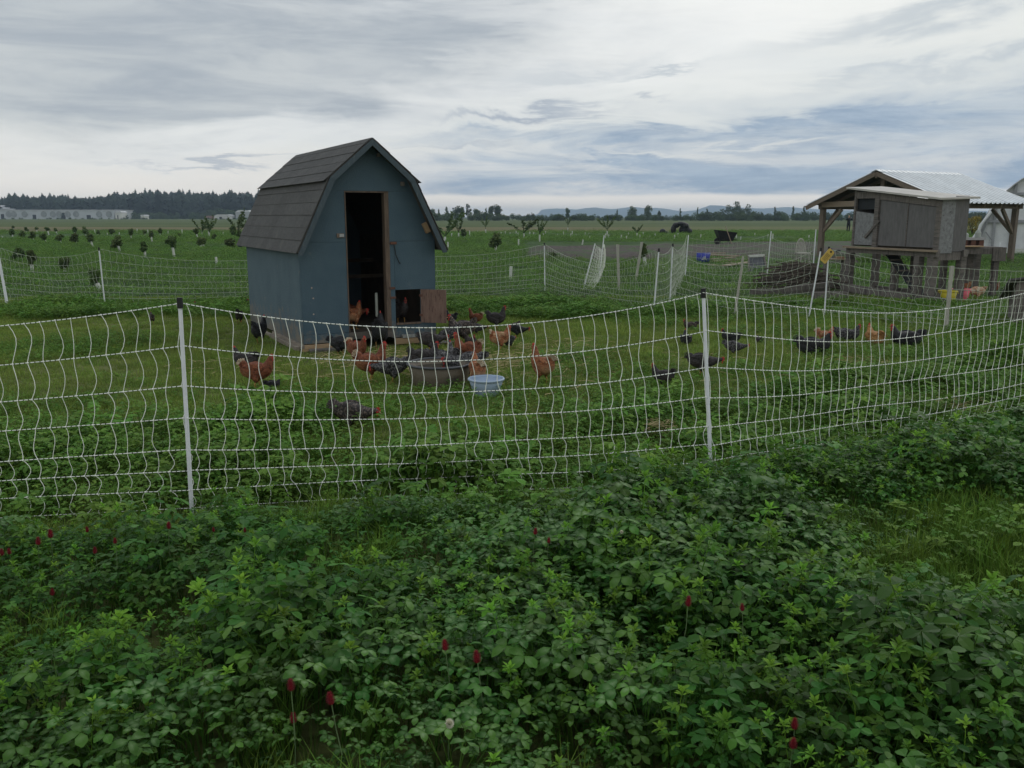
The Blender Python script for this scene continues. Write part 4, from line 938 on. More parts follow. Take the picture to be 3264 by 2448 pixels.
MB().b2(.0, .59, -.012, T_, .03, .142).build('skirt_board', m_blue, SH); MB().b2(1.175, SW, -.012, T_, .035, .142).build('skirt_board', m_blue, SH)
MB().b2(-T_, -.002, 0, SD, .03, wtop).build('side_wall', m_blue_worn, SH); MB().b2(SW + .002, SW + T_, 0, SD, .03, wtop).build('side_wall', m_blue, SH)
MB().prism([(0, .03), (SW, .03), (SW, wtop), (SW - XK, ZK), (SW / 2, ZR), (XK, ZK), (0, wtop)], SD - T_, SD).build('back_wall', m_blue, SH)
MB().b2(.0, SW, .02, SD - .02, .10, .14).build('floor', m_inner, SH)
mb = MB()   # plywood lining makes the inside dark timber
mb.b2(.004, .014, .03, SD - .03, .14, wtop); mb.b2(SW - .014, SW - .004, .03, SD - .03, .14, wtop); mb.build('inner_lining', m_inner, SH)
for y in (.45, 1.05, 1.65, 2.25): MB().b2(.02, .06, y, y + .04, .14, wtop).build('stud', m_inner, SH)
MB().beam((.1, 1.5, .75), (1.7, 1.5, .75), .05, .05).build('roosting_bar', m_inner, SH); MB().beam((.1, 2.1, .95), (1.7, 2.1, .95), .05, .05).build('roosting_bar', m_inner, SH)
# door jambs, sill, header
MB().b2(1.115, 1.173, -.004, .09, .145, 1.915).build('door_jamb', m_jamb, SH); MB().b2(.592, .606, -.006, .08, .145, 1.915).build('door_jamb', m_jamb, SH)
MB().b2(.59, 1.175, -.004, .08, 1.9, 1.917).build('door_header', m_jamb, SH); MB().b2(.592, 1.173, -.015, .08, .05, .14).build('door_sill', mat('grey_sill', (.16, .14, .12), (.10, .09, .08), scale=6, stretch=(1, 6, 6), bump=.3), SH)
MB().b2(1.24, 1.588, -.02, .05, .20, .222).build('hatch_sill', m_jamb, SH)
# hatch flap, open
fl = MB().b2(0, .352, -.008, .008, .215, .655).build('hatch_door', m_ply, SH, loc=(1.591, -.012, 0)); fl.rotation_euler.z = R(-43)
for z in (.30, .56): MB().b2(-.02, .03, -.014, -.008, z, z + .03).build('hinge', m_rust, fl)
for x, z in ((1.155, .672), (1.165, .548)): MB().b2(x, x + .075, -.016, -.004, z, z + .028).build('hinge', m_rust, SH)
# latch, hook with black cord
l_ = MB().b2(.475, .565, -.022, -.001, 1.345, 1.395).build('latch_block', mat('latch_wood', (.24, .18, .14)), SH); MB().b2(.505, .56, -.032, -.023, 1.352, 1.388).build('latch', m_steel, l_)
MB().b2(1.18, 1.265, -.022, -.001, 1.25, 1.282).build('hook_block', m_rust, SH)
MB().tube([(1.225, -.022, 1.25), (1.235, -.026, 1.20), (1.245, -.024, 1.12), (1.275, -.026, 1.05), (1.30, -.022, 1.005), (1.315, -.02, 1.01)], .006, 5).build('cord', m_black_pl, SH)
for x, z in ((.13, .73), (.145, .60), (.14, .40)): MB().lathe([(.001, -.002), (.011, -.002), (.011, .002), (.001, .002)], 8).build('patch', mat('filler_patch', (.42, .36, .33)), SH, loc=(x, -.003, z)).rotation_euler = (R(90), 0, 0)
for z in (1.85, 1.6, 1.34, 1.1, .85, .6, .35): MB().lathe([(.001, -.002), (.005, -.002), (.005, .002), (.001, .002)], 6).build('screw', m_rust, SH, loc=(.575, -.003, z)).rotation_euler = (R(90), 0, 0)
# roof decks, fascia, shingles
OV, OB = .231, .273
def slope(p0, p1, side):
    """deck board between two profile points given for the left side; side=-1 mirrors"""
    f = (lambda x: x) if side > 0 else (lambda x: SW - x)
    (x0, z0), (x1, z1) = p0, p1; L_ = math.hypot(x1 - x0, z1 - z0); nx, nz_ = -(z1 - z0) / L_, (x1 - x0) / L_
    poly = [(f(x0), z0), (f(x1), z1), (f(x1 + nx * .018), z1 + nz_ * .018), (f(x0 + nx * .018), z0 + nz_ * .018)]
    return MB().prism(poly, -OV, SD + OB)
m_soffit = mat('soffit_board', (.10, .095, .09), (.06, .058, .055), scale=7, rough=.9, stretch=(1, 5, 5), c3=(.14, .08, .05), c3amt=.3)
tabs = {}
def tab(L_, w_, th):
    k = (round(L_, 3), round(w_, 3), th)
    if k not in tabs:
        mb = MB(); e = .0035
        vs = [(e, 0, .004), (w_ - e, 0, .004), (w_ - e, 0, th + .004), (e, 0, th + .004), (0, L_, 0), (w_, L_, 0), (w_, L_, th * .5), (0, L_, th * .5)]
        mb.add(vs, [(0, 1, 2, 3), (5, 4, 7, 6), (3, 2, 6, 7), (0, 4, 5, 1), (0, 3, 7, 4), (1, 5, 6, 2)]); tabs[k] = mb.mesh('shingle', m_shin)
    return tabs[k]
rdn = random.Random(12)
for side in (1, -1):
    dl = slope((-.08, ZE), (XK, ZK), side).build('roof_deck', m_soffit, SH); du = slope((XK - .055, ZK - .046), (SW / 2, ZR), side).build('roof_deck', m_soffit, SH)
    for (x0, z0), (x1, z1), rows, exp in (((-.085, ZE - .012), (XK, ZK), 6, .168), ((XK - .085, ZK - .072), (SW / 2, ZR), 4, .180)):
        L_ = math.hypot(x1 - x0, z1 - z0); ang = math.atan2(z1 - z0, x1 - x0); n = 11; tot = SD + OV + OB + .03; w_ = tot / n
        for r_ in range(rows + 1):
            d = r_ * exp
            if d > L_ - .04: break
            ln = min(exp + .06, L_ - d + .012); off = (w_ / 2 if r_ % 2 else 0)
            ks = range(n + (1 if off else 0))
            for k in ks:
                y0 = -OV - .015 + k * w_ - off; y1 = y0 + w_; y0 = max(y0, -OV - .015); y1 = min(y1, SD + OB + .015)
                if y1 - y0 < .02: continue
                me = tab(ln, y1 - y0, .006)
                o = put('shingle', me, SH)
                up = .021 + (.0015 * (r_ % 2)) + rdn.uniform(0, .0012)
                sx_ = x0 + math.cos(ang) * d - math.sin(ang) * up; sz_ = z0 + math.sin(ang) * d + math.cos(ang) * up
                ex = Vector((0, 1, 0)); ey = Vector((math.cos(ang), 0, math.sin(ang))); ez = Vector((-math.sin(ang), 0, math.cos(ang)))
                org = Vector((sx_, y0, sz_))
                if side < 0:
                    ey.x *= -1; ez.x *= -1; org.x = SW - org.x; ex = -ex; org.y = y1
                o.matrix_local = Matrix(((ex.x, ey.x, ez.x, org.x), (ex.y, ey.y, ez.y, org.y), (ex.z, ey.z, ez.z, org.z), (0, 0, 0, 1)))
    f = (lambda x: x) if side > 0 else (lambda x: SW - x)
    for (x0, z0), (x1, z1) in (((-.09, ZE - .02), (XK - .012, ZK - .008)), ((XK - .012, ZK - .006), (SW / 2 - .0005, ZR + .012))):
        L_ = math.hypot(x1 - x0, z1 - z0); nx, nz_ = (z1 - z0) / L_, -(x1 - x0) / L_; w_ = .066
        vx = [(x0, z0), (x1, z1), (x1 + (nx * w_ if x1 < .5 else 0), z1 + nz_ * w_ - (.028 if x1 > .5 else 0)), (x0 + nx * w_, z0 + nz_ * w_ + (.02 if x0 < 0 else 0))]
        for ya, yb in ((-OV - .018, -OV), (SD + OB, SD + OB + .018)): MB().prism([(f(a), b) for a, b in vx], ya, yb).build('fascia', m_trim, SH)
for k in range(11): MB().prism([(SW / 2 - .10, -.075), (SW / 2, .008), (SW / 2 + .10, -.075), (SW / 2 + .10, -.068), (SW / 2, .016), (SW / 2 - .10, -.068)], 0, .32).build('ridge_cap', m_shin, SH, loc=(0, -OV - .01 + k * .3145, ZR + .010 + .003 * (k % 2)))
for x in (1.25, 1.46, 1.66): pass
MB().beam((1.640, -.045, 1.52), (1.70, -.045, 1.40), .05, .06).build('rafter_block', m_wood_new, SH); MB().b2(1.34, 1.38, -.05, -.001, 1.99, 2.04).build('rafter_block', mat('faded_block', (.22, .2, .18)), SH)
for x, z in ((1.03, 2.36),): MB().b2(x, x + .035, -.05, -.001, z - .02, z + .02).build('rafter_block', mat('faded_block', (.2, .2, .2)), SH)
# skids and boards under the floor
MB().b2(-.05, -.005, -.05, 1.45, -.02, .028).build('skid', mat('grey_skid', (.30, .26, .21), (.2, .17, .14), scale=6, stretch=(6, 1, 6), bump=.3), SH); MB().b2(-.10, -.055, .0, SD + .1, -.05, .0).build('skid', mat('grey_skid', (.3, .26, .2)), SH)
MB().b2(-.03, .44, -.045, -.002, -.06, .02).build('front_beam', m_wood_new, SH); MB().b2(1.20, 1.60, -.06, -.014, -.05, .025).build('front_beam', m_wood_new, SH)
MB().b2(1.30, 1.56, -.075, -.02, .03, .07).build('flaked_board', mat('flaked_grey', (.33, .34, .32), (.2, .2, .19), scale=20), SH)
def loc_shed(a, b, z=0): return (SX + a * .8761 - b * .4821, SY + a * .4821 + b * .8761, z)
def board(a, b, L_, w_, h, rz, label, m, tilt=0):
    p = loc_shed(a, b); o = MB().box((0, 0, 0), (L_, w_, h)).build('board', m, loc=(p[0], p[1], gz(p[0], p[1]) + h / 2 + .015), rz=SA + rz); o.rotation_euler.x = tilt; o['label'] = label; o['category'] = 'board'
board(.24, -.16, .42, .14, .03, -.1, 'short grey board on the ground at the left front corner of the shed', m_wood_greyx)
board(1.72, -.22, .42, .2, .03, -.9, 'flat grey board on the ground below the open hatch flap', m_wood_greyx)
p = loc_shed(1.045, .20)
o = MB().lathe([(.016, 0), (.019, .02), (.019, .31), (.016, .315), (.001, .315)], 14).build('feeder_tube', mat('white_pvc', (.36, .39, .36), (.28, .31, .28), scale=5, rough=.4), loc=(p[0], p[1], .30), smooth=False)
o['label'] = 'white plastic pipe hanging just inside the shed door by the right jamb'; o['category'] = 'pipe'

# ================================================================== electric netting
m_post = mat('white_post', (.78, .80, .84), (.70, .72, .76), scale=9, rough=.45, c3=(.4, .4, .38), c3amt=.12, c3scale=10)
m_cap = mat('black_cap', (.02, .02, .022), rough=.5)
m_strand = mat('white_strand', (.88, .90, .84), (.78, .80, .72), scale=14, rough=.55)
def dashmat():
    m = bpy.data.materials.new('polywire'); m.use_nodes = True; t = m.node_tree; b = t.nodes['Principled BSDF']; a = t.nodes.new('ShaderNodeAttribute'); a.attribute_name = 'run'
    f = t.nodes.new('ShaderNodeMath'); f.operation = 'FRACT'; t.links.new(a.outputs['Fac'], f.inputs[0]); g = t.nodes.new('ShaderNodeMath'); g.operation = 'GREATER_THAN'; g.inputs[1].default_value = .74; t.links.new(f.outputs[0], g.inputs[0])
    x = t.nodes.new('ShaderNodeMix'); x.data_type = 'RGBA'; t.links.new(g.outputs[0], x.inputs[0]); x.inputs[6].default_value = (.80, .82, .76, 1); x.inputs[7].default_value = (.10, .12, .09, 1)
    t.links.new(x.outputs[2], b.inputs['Base Color']); b.inputs['Roughness'].default_value = .6; return m
m_wire = dashmat()
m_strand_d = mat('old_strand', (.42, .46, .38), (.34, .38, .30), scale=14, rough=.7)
WZ = [1.146, .925, .715, .545, .370, .255, .150, .045, -.01, -.045]
def post(parent, x, y, top, lean=(0, 0), r=.0125, cap=True, base=None, m=None):
    z0 = gz(x, y) - .1
    o = MB().tube([(x, y, z0), (x + lean[0], y + lean[1], top)], [r, r * .88], 10).build('post', m or m_post, parent)
    if cap: MB().tube([(x + lean[0], y + lean[1], top - .045), (x + lean[0], y + lean[1], top + .012)], [r * 1.35, r * 1.25], 8).build('post_cap', m_cap, o)
    return o
def netting(parent, A, B, za, zb, sag, spacing, rw, rs, rk, amp, seed, wz=WZ, detail=True, cm=None, low=0.0, segs=6, la=(0, 0), lb=(0, 0)):
    """one span of net between two post feet; wires hang in a curve, strands wander between them"""
    rd = random.Random(seed); A = Vector(A); B = Vector(B); L_ = (B - A).length; n = max(3, int(L_ / spacing)); H0 = wz[0]
    side = Vector((-(B - A).y, (B - A).x)).normalized(); wob = [rd.uniform(-.5, .5) for _ in wz]
    def W(i, t_):
        z = wz[i] / H0 * (za + (zb - za) * t_); s_ = sag * (max(0, wz[i]) / H0) ** 1.2 * 4 * t_ * (1 - t_)
        g = A + (B - A) * t_; zz = z - s_ + gz(g.x, g.y) * (1 - max(0, wz[i]) / H0) + low * math.sin(t_ * 9 + i + seed) * .012
        w_ = .012 * math.sin(t_ * 7 + wob[i] * 6) + (.05 * 4 * t_ * (1 - t_) * (1 - max(0, wz[i]) / H0) * low)
        hz_ = max(0, wz[i]) / H0; return Vector((g.x + side.x * w_ + (la[0] * (1 - t_) + lb[0] * t_) * hz_, g.y + side.y * w_ + (la[1] * (1 - t_) + lb[1] * t_) * hz_, zz))
    if detail:
        for i in range(len(wz)):
            P_ = [W(i, k / 40) for k in range(41)]; run = [k / 40 * L_ / .0255 for k in range(41)]
            P2 = []; r2 = []
            for k in range(241): P2.append(W(i, k / 240)); r2.append(k / 240 * L_ / .0255)
            MB().tube(P2, rw * (1.0 if i < 3 else .92), 4, cap=False, run=r2).build('line_wire', m_wire, parent)
    allb = MB()
    for j in range(n + 1):
        t_ = (j + .35) / (n + .7); mb = MB() if detail else allb; pts = []
        ph = 1; top_i = 0; bot_i = len(wz) - (rd.choice((1, 1, 2)) if rd.random() < .3 else 1)
        drift = [0.0]
        for i in range(bot_i): drift.append(drift[-1] + rd.uniform(-.006, .008) + (low * .010 if i > 5 else 0))
        dt = 1 / L_
        for i in range(bot_i):
            a = W(i, min(1, t_ + drift[i] * dt)); b = W(i + 1, min(1, t_ + drift[i + 1] * dt)); h = (a - b).length
            am = amp * rd.uniform(.25, 1.35) * ph * (1 if h > .06 else h / .06); u = (B - A).normalized(); am2 = rd.uniform(-.3, .3) * amp
            for k in range(segs):
                q = k / segs; s1 = math.sin(math.pi * q) * am + math.sin(2 * math.pi * q) * am2
                p = a + (b - a) * q + Vector((u.x, u.y, 0)) * s1 + Vector((side.x, side.y, 0)) * (s1 * .3); pts.append(p)
            if rk: mb.ell(a, (rk, rk, rk * .9), 6, 4)
            ph = -1 if rd.random() < .13 else 1
        pts.append(W(bot_i, min(1, t_ + drift[bot_i] * dt)))
        if detail:
            for k in range(1, len(pts) - 1):
                pass
        mb.tube(pts, rs, 4 if detail else 3, cap=False)
        if detail: mb.build('strand', m_strand, parent)
    if not detail:
        for i in range(len(wz)):
            allb.tube([W(i, k / 16) for k in range(17)], rw, 3, cap=False)
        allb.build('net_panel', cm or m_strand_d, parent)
FN = thing('netting_fence', 'near white electric poultry netting sagging between slim white posts across the photo', 'fence', (0, 0, 0))
post(FN, -1.795, 4.58, 1.165, (.022, 0)); post(FN, 1.262, 5.17, 1.165, (-.11, .01)); post(FN, *FRONT[0], 1.15); post(FN, *FRONT[3], 1.17)
netting(FN, FRONT[0], FRONT[1], 1.06, 1.146, .10, .077, .0027, .0020, .0057, .022, 5, lb=(.022, 0))
netting(FN, FRONT[1], FRONT[2], 1.146, 1.146, .165, .077, .0027, .0020, .0057, .017, 6, la=(.022, 0), lb=(-.11, 0))
netting(FN, FRONT[2], FRONT[3], 1.146, 1.15, .20, .076, .0027, .0020, .0057, .016, 7, low=1.0, la=(-.11, 0))
WB = [1.0, .82, .66, .52, .38, .27, .17, .08, .01]
def gp(px, py): return ground(px, py)
BN = thing('back_netting', 'rear white electric netting crossing behind the shed, edge of the mown paddock', 'fence', (0, 0, 0))
bp = [(-13.0, 16.9), gp(24, 969), gp(336, 982), (-3.3, 16.4), gp(1737, 931), gp(2082, 1004)]
tops = [1.02, 1.05, 1.06, 1.02, 1.04, 1.08]; sg = [.12, .16, .22, .2, .30]
for k, (p, tz_) in enumerate(zip(bp, tops)):
    if k == 1: post(BN, p[0], p[1], 1.02, (-.09, .02), .026, cap=False)
    else: post(BN, p[0], p[1], tz_, (-.02 if k != 5 else .06, 0), .0125)
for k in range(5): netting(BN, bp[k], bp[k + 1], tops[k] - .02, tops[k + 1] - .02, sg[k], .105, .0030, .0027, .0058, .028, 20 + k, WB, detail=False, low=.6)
RN = thing('side_netting', 'white electric netting on the right, running past the yellow tag to the raised coop', 'fence', (0, 0, 0))
rp = [gp(2134, 979), gp(2340, 1009), gp(2576, 1011), gp(2627, 1010), gp(3013, 1057), (8.9, 12.9)]
post(RN, *rp[0], 1.12, (.02, 0)); post(RN, *rp[2], 1.10, (.14, .02), .013); post(RN, *rp[3], 1.12, (0, 0), .013)
m_stake = mat('pale_split_stake', (.46, .45, .40), (.34, .33, .29), scale=14, rough=.9, bump=.5, stretch=(5, 5, 1))
def stake(parent, p, top, lean, w=.035):
    mb = MB(); rd = random.Random(int(p[0] * 50)); rings = []
    for k in range(6):
        t_ = k / 5; cx_ = p[0] + lean[0] * t_ + rd.uniform(-.006, .006); cy_ = p[1] + lean[1] * t_; z = -.1 + (top + .1) * t_; q = w * rd.uniform(.8, 1.15) / 2
        rings.append([Vector((cx_ + i * q, cy_ + j * q * .6, z)) for i, j in ((-1, -1), (1, -1), (1, 1), (-1, 1))])
    return mb.ring(rings).build('stake', m_stake, parent)
stake(RN, rp[1], .98, (.10, 0), .040); stake(RN, rp[4], .925, (.01, 0), .050)
tp = [1.08, .86, 1.07, 1.10, .90, .98]; sg = [.16, .12, 0, .06, .10]
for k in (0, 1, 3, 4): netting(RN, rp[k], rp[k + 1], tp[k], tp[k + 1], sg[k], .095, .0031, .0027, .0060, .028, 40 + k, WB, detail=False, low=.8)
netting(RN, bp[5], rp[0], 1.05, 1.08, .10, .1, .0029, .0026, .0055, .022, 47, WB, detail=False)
DN = thing('far_netting', 'farthest white electric netting, running from the corner post in front of the bark bed', 'fence', (0, 0, 0))
dp = [gp(2134, 979), gp(2183, 887), gp(2444, 882), gp(2588, 905)]
for p, tz_, ln in zip(dp[1:], (1.13, 1.22, 1.30), (.05, .05, .01)): post(DN, *p, tz_, (ln, 0), .014, cap=False)
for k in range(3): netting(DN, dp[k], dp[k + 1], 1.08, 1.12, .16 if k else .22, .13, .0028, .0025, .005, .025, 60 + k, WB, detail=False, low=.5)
ST2 = MB()
for px, py, top, ln, lb in ((1974, 931, 1.02, -.06, 'pale split wooden stake with a white knob, standing right behind the rolled netting'), (2024, 897, .98, .15, 'leaning pale wooden stake beside the bent tree guard')):
    x, y = gp(px, py); o = stake(None, (x, y), top, (ln, 0), .055); o['label'] = lb; o['category'] = 'stake'
# rolled spare netting: a gathered sheet between two leaning posts
x0, y0 = gp(1856, 925); x1, y1 = gp(1906, 905)
t = thing('rolled_netting', 'bundle of gathered white netting slung between two leaning posts', 'netting bundle', (x0, y0, 0))
post(t, 0, 0, 1.02, (.27, .05), .013, cap=False); t.children[-1].location = (0, 0, 0); post(t, x1 - x0, y1 - y0, 1.16, (.13, .05), .013, cap=False)
mb = MB(); rd = random.Random(77)
for i in range(26):
    f_ = i / 25; pts = []
    for k in range(9):
        q = k / 8; L0 = Vector((.27 * q, .05 * q, 1.0 * q)); bx_ = .17 + .25 * math.sin(q * 2.2) ** .8; R0 = Vector((bx_ + .07 + .02 * q, .12, .06 + .80 * q))
        p = L0 + (R0 - L0) * f_ ** .7 + Vector((rd.uniform(-.01, .01), .05 * math.sin(f_ * 6 + q * 4), rd.uniform(-.01, .01))); pts.append(p)
    mb.tube(pts, .0026, 3, cap=False)
for k in range(15):
    q = k / 14; L0 = Vector((.27 * q, .05 * q, 1.0 * q)); bx_ = .17 + .25 * math.sin(q * 2.2) ** .8; R0 = Vector((bx_ + .07 + .02 * q, .12, .06 + .80 * q))
    mb.tube([L0 + (R0 - L0) * s_ + Vector((0, 0, -.06 * math.sin(3.14 * s_) + rd.uniform(-.012, .012))) for s_ in (0, .25, .5, .75, 1)], .0026, 3, cap=False)
for i in range(16):
    pts = []; o1 = Vector((rd.uniform(-.02, .02), rd.uniform(-.03, .03), 0))
    for k in range(9):
        q = k / 8; bx_ = .17 + .25 * math.sin(q * 2.2) ** .8; pts.append(Vector((bx_ + .07 + .02 * q + rd.uniform(-.012, .012), .12, .02 + .98 * q)) + o1)
    mb.tube(pts, .0032, 3, cap=False)
mb.build('gathered_net', m_strand, t)
# yellow tag hanging where the nets are tied
tx, ty = gp(2627, 1010)
t = thing('warning_tag', 'big yellow tag with a round hole and black print tied on the netting posts', 'tag', (tx + .02, ty - .06, 1.06))
t.rotation_euler = (R(5), R(38), R(10))
m_tag = mat('yellow_plastic', (.62, .43, .10), (.52, .36, .09), scale=12, rough=.5); pr_ = mat('black_print', (.04, .035, .03))
mb = MB(); o_ = [(-.06, 0), (-.045, .02), (.045, .02), (.06, 0), (.06, -.20), (.045, -.215), (-.045, -.215), (-.06, -.20)]; mb.prism([(x + 0, z) for x, z in o_], -.004, .004); mb.build('tag_plate', m_tag, t)
MB().lathe([(.001, -.001), (.017, -.001), (.017, .001), (.001, .001)], 12).build('hole', m_cap, t, loc=(0, -.0055, -.012)).rotation_euler = (R(90), 0, 0)
mb = MB()
for k in range(6):
    z = -.075 - k * .02; mb.b2(-.04, .04 - .008 * (k % 3), -.0062, -.005, z, z + .005)
mb.build('print', pr_, t)
MB().tube([(0, 0, -.01), (-.02, .02, .03), (.01, .05, .05), (.0, .02, .0)], .006, 5).build('tie', m_cap, t)
mb = MB()
for k in range(5): mb.ell((.02 + rdn.uniform(-.03, .16), -.01 + rdn.uniform(-.02, .02), 1.07 + rdn.uniform(-.02, .03)), (.028, .02, .018), 7, 5)
o = mb.build('tied_cloth', mat('dark_rag', (.05, .055, .06)), loc=(tx, ty, 0)); o['label'] = 'dark bundle of cord knotted on top of the netting post by the yellow tag'; o['category'] = 'cord'
# thin white rod by the workbench
x, y = gp(3171, 868 + 40); o = MB().tube([(x, y, -.05), (x + .02, y, 1.0)], .012, 8).build('thin_post', m_post); o['label'] = 'thin white post standing before the right end of the workbench'; o['category'] = 'post'

# ================================================================== raised coop
m_osb = mat('painted_chipboard', (.26, .265, .27), (.17, .175, .18), scale=16, rough=.85, bump=.4, bscale=50, c3=(.09, .085, .085), c3amt=.30, c3scale=14)
m_door_g = mat('grey_plywood', (.155, .150, .150), (.115, .112, .112), scale=5, rough=.85, bump=.2, stretch=(5, 5, 1), c3=(.09, .085, .085), c3amt=.25)
ex, ey_ = .315, -.949
CL = (7.18, 18.35); ang = math.atan2(ey_, ex)
CP = thing('raised_coop', 'grey weathered chicken coop on stilts with a pale sloping roof and plywood doors', 'coop', (CL[0], CL[1], 0), ang)
FL, FD = 2.30, -1.02      # local x along the face (towards camera), local +y goes to the right of it
def cb(x0, x1, y0, y1, z0, z1, nm, m): return MB().b2(x0, x1, y0, y1, z0, z1).build(nm, m, CP)
def top_at(x): return 2.14 - .105 * x
D_ = .66
for x0, x1, m, nm in ((.0, .60, m_osb, 'side_panel'), (.76, 1.50, m_door_g, 'door'), (1.53, 2.22, m_door_g, 'door')):
    z0 = 1.03; z1 = top_at((x0 + x1) / 2) - (.42 if x0 == 0 else .13)
    p = MB().prism([(x0, z0), (x1, z0), (x1, top_at(x1) - (.42 if x0 == 0 else .13)), (x0, top_at(x0) - (.42 if x0 == 0 else .13))], .0, .015).build(nm, m, CP)
cb(.0, .60, .05, .06, 1.75, 1.98, 'vent', m_dark); cb(0, .62, -.012, .012, 1.97, top_at(.3), 'head_board', m_wood_greyx)
cb(.0, .05, -.02, .03, 1.0, top_at(0), 'corner_post', m_wood_grey); cb(.62, .74, -.03, .02, 1.0, top_at(.7), 'corner_post', m_wood_grey); cb(2.24, 2.32, -.03, .03, .98, top_at(2.3), 'corner_post', m_wood_grey)
MB().prism([(.74, top_at(.74) - .12), (2.24, top_at(2.24) - .12), (2.24, top_at(2.24)), (.74, top_at(.74))], -.02, .01).build('top_rail', m_wood_greyx, CP)
cb(1.505, 1.525, -.012, .01, 1.03, top_at(1.5) - .13, 'door_stop', m_wood_grey)
MB().beam((.40, -.03, 1.18), (.78, -.03, 1.52), .03, .05).build('prop_stick', m_wood_grey, CP)
cb(2.30, 2.32, .03, D_ * .52, .93, 1.95, 'end_panel', m_osb); cb(2.295, 2.315, D_ * .53, D_, .96, 1.98, 'end_panel', m_door_g)
cb(0.01, .03, .03, D_, 1.0, 2.18, 'end_panel', m_door_g); cb(0, 2.30, D_, D_ + .02, 1.0, 1.95, 'back_panel', m_door_g); cb(.03, 2.29, .06, D_ - .01, 1.0, 1.03, 'floor', m_inner)
mb = MB(); x0, x1, y0, y1 = -.16, 2.42, -.12, D_ + .14
for (h0, h1) in ((0, .035),): mb.add([(x0, y0, top_at(x0) + .02 + h0), (x1, y0, top_at(x1) + .02 + h0), (x1, y1, top_at(x1) + .045 + h0), (x0, y1, top_at(x0) + .045 + h0), (x0, y0, top_at(x0) + .02 + h1), (x1, y0, top_at(x1) + .02 + h1), (x1, y1, top_at(x1) + .045 + h1), (x0, y1, top_at(x0) + .045 + h1)],
       [(3, 2, 1, 0), (4, 5, 6, 7), (0, 1, 5, 4), (1, 2, 6, 5), (2, 3, 7, 6), (3, 0, 4, 7)])
mb.build('roof', mat('pale_metal_roof', (.50, .48, .44), (.40, .385, .36), scale=4, rough=.6, c3=(.3, .28, .25), c3amt=.2), CP)
cb(-.1, 2.36, -.06, .04, .86, .99, 'deck_beam', m_wood_greyx); cb(-.1, 2.36, D_ - .06, D_ + .04, .86, .99, 'deck_beam', m_wood_greyx); cb(2.2, 2.30, .05, D_ - .07, .80, .95, 'deck_beam', m_wood_greyx)
cb(-.12, 2.40, -.14, -.062, .955, .995, 'ledge', m_wood_tan)
for x, y, w_ in ((-.02, 0, .13), (1.92, -.02, .13), (2.24, .0, .14), (.0, D_, .12), (2.26, D_, .13), (1.1, D_, .12), (.75, .5, .12)): cb(x - w_ / 2, x + w_ / 2, y - w_ / 2, y + w_ / 2, -.05, .86, 'stilt', m_wood_grey)
MB().beam((-.15, -.06, .13), (2.75, -.06, .05), .05, .15).build('bottom_board', m_wood_greyx, CP); cb(-.1, 2.3, D_ - .02, D_ + .03, .02, .15, 'bottom_board', m_wood_greyx); cb(2.3, 2.34, .05, D_, .02, .2, 'bottom_board', m_wood_greyx)
rp_ = MB().beam((.75, .35, .86), (1.65, .35, .10), .26, .03, (0, 0, 1)).build('ramp', m_dark, CP)
for k in range(7): MB().box((.80 + k * .12, .35, .84 - k * .1), (.025, .26, .03)).build('ramp_cleat', m_wood_grey, CP)
# small posts and bench to the right of the coop
bx0, by0 = ground(3062, 930)[0], 18.3
t = thing('workbench', 'grey timber bench right of the raised coop with jars on its top', 'bench', (9.35, 18.0, 0), .05)
for x, y in ((-.02, 0), (.34, .3), (.72, 0), (.05, .75), (.78, .75)): MB().b2(x - .055, x + .055, y - .055, y + .055, -.05, .93).build('leg', m_wood_grey, t)
MB().b2(-.1, .84, -.08, -.03, .84, .96).build('rail', m_wood_greyx, t); MB().b2(-.1, .84, .78, .83, .84, .96).build('rail', m_wood_greyx, t); MB().b2(.58, .86, -.12, -.085, .70, .98).build('end_block', m_wood_greyx, t)
for k in range(4): MB().b2(-.12, .82, -.06 + k * .22, .14 + k * .22, .962, .985).build('top_plank', m_wood_greyx, t)
p = MB().b2(-.2, .36, -.14, .06, .99, 1.012).build('long_board', m_wood_new, t)
t = thing('tray', 'dark seed tray stand on the bench top, under two white jars', 'tray', (9.72, 18.35, 1.0)); MB().b2(-.28, .22, -.1, .1, .12, .17).build('tray_top', mat('pale_tray', (.4, .4, .4)), t)
for x in (-.2, -.02, .15): MB().b2(x - .05, x + .05, -.08, .08, 0, .12).build('pot', m_rust, t)
for x, h, lb in ((-.16, .10, 'smaller white jar on the tray, left one'), (.10, .16, 'taller white jug with a domed top on the tray, right one')):
    mb = MB(); mb.lathe([(.001, 0), (.055, 0), (.06, h * .1), (.06, h * .6), (.045, h * .8), (.02, h), (.001, h)], 14); o = mb.build('jar', mat('white_pvc', (.5, .5, .5)), loc=(9.72 + x, 18.35, 1.172)); o['label'] = lb; o['category'] = 'jar'

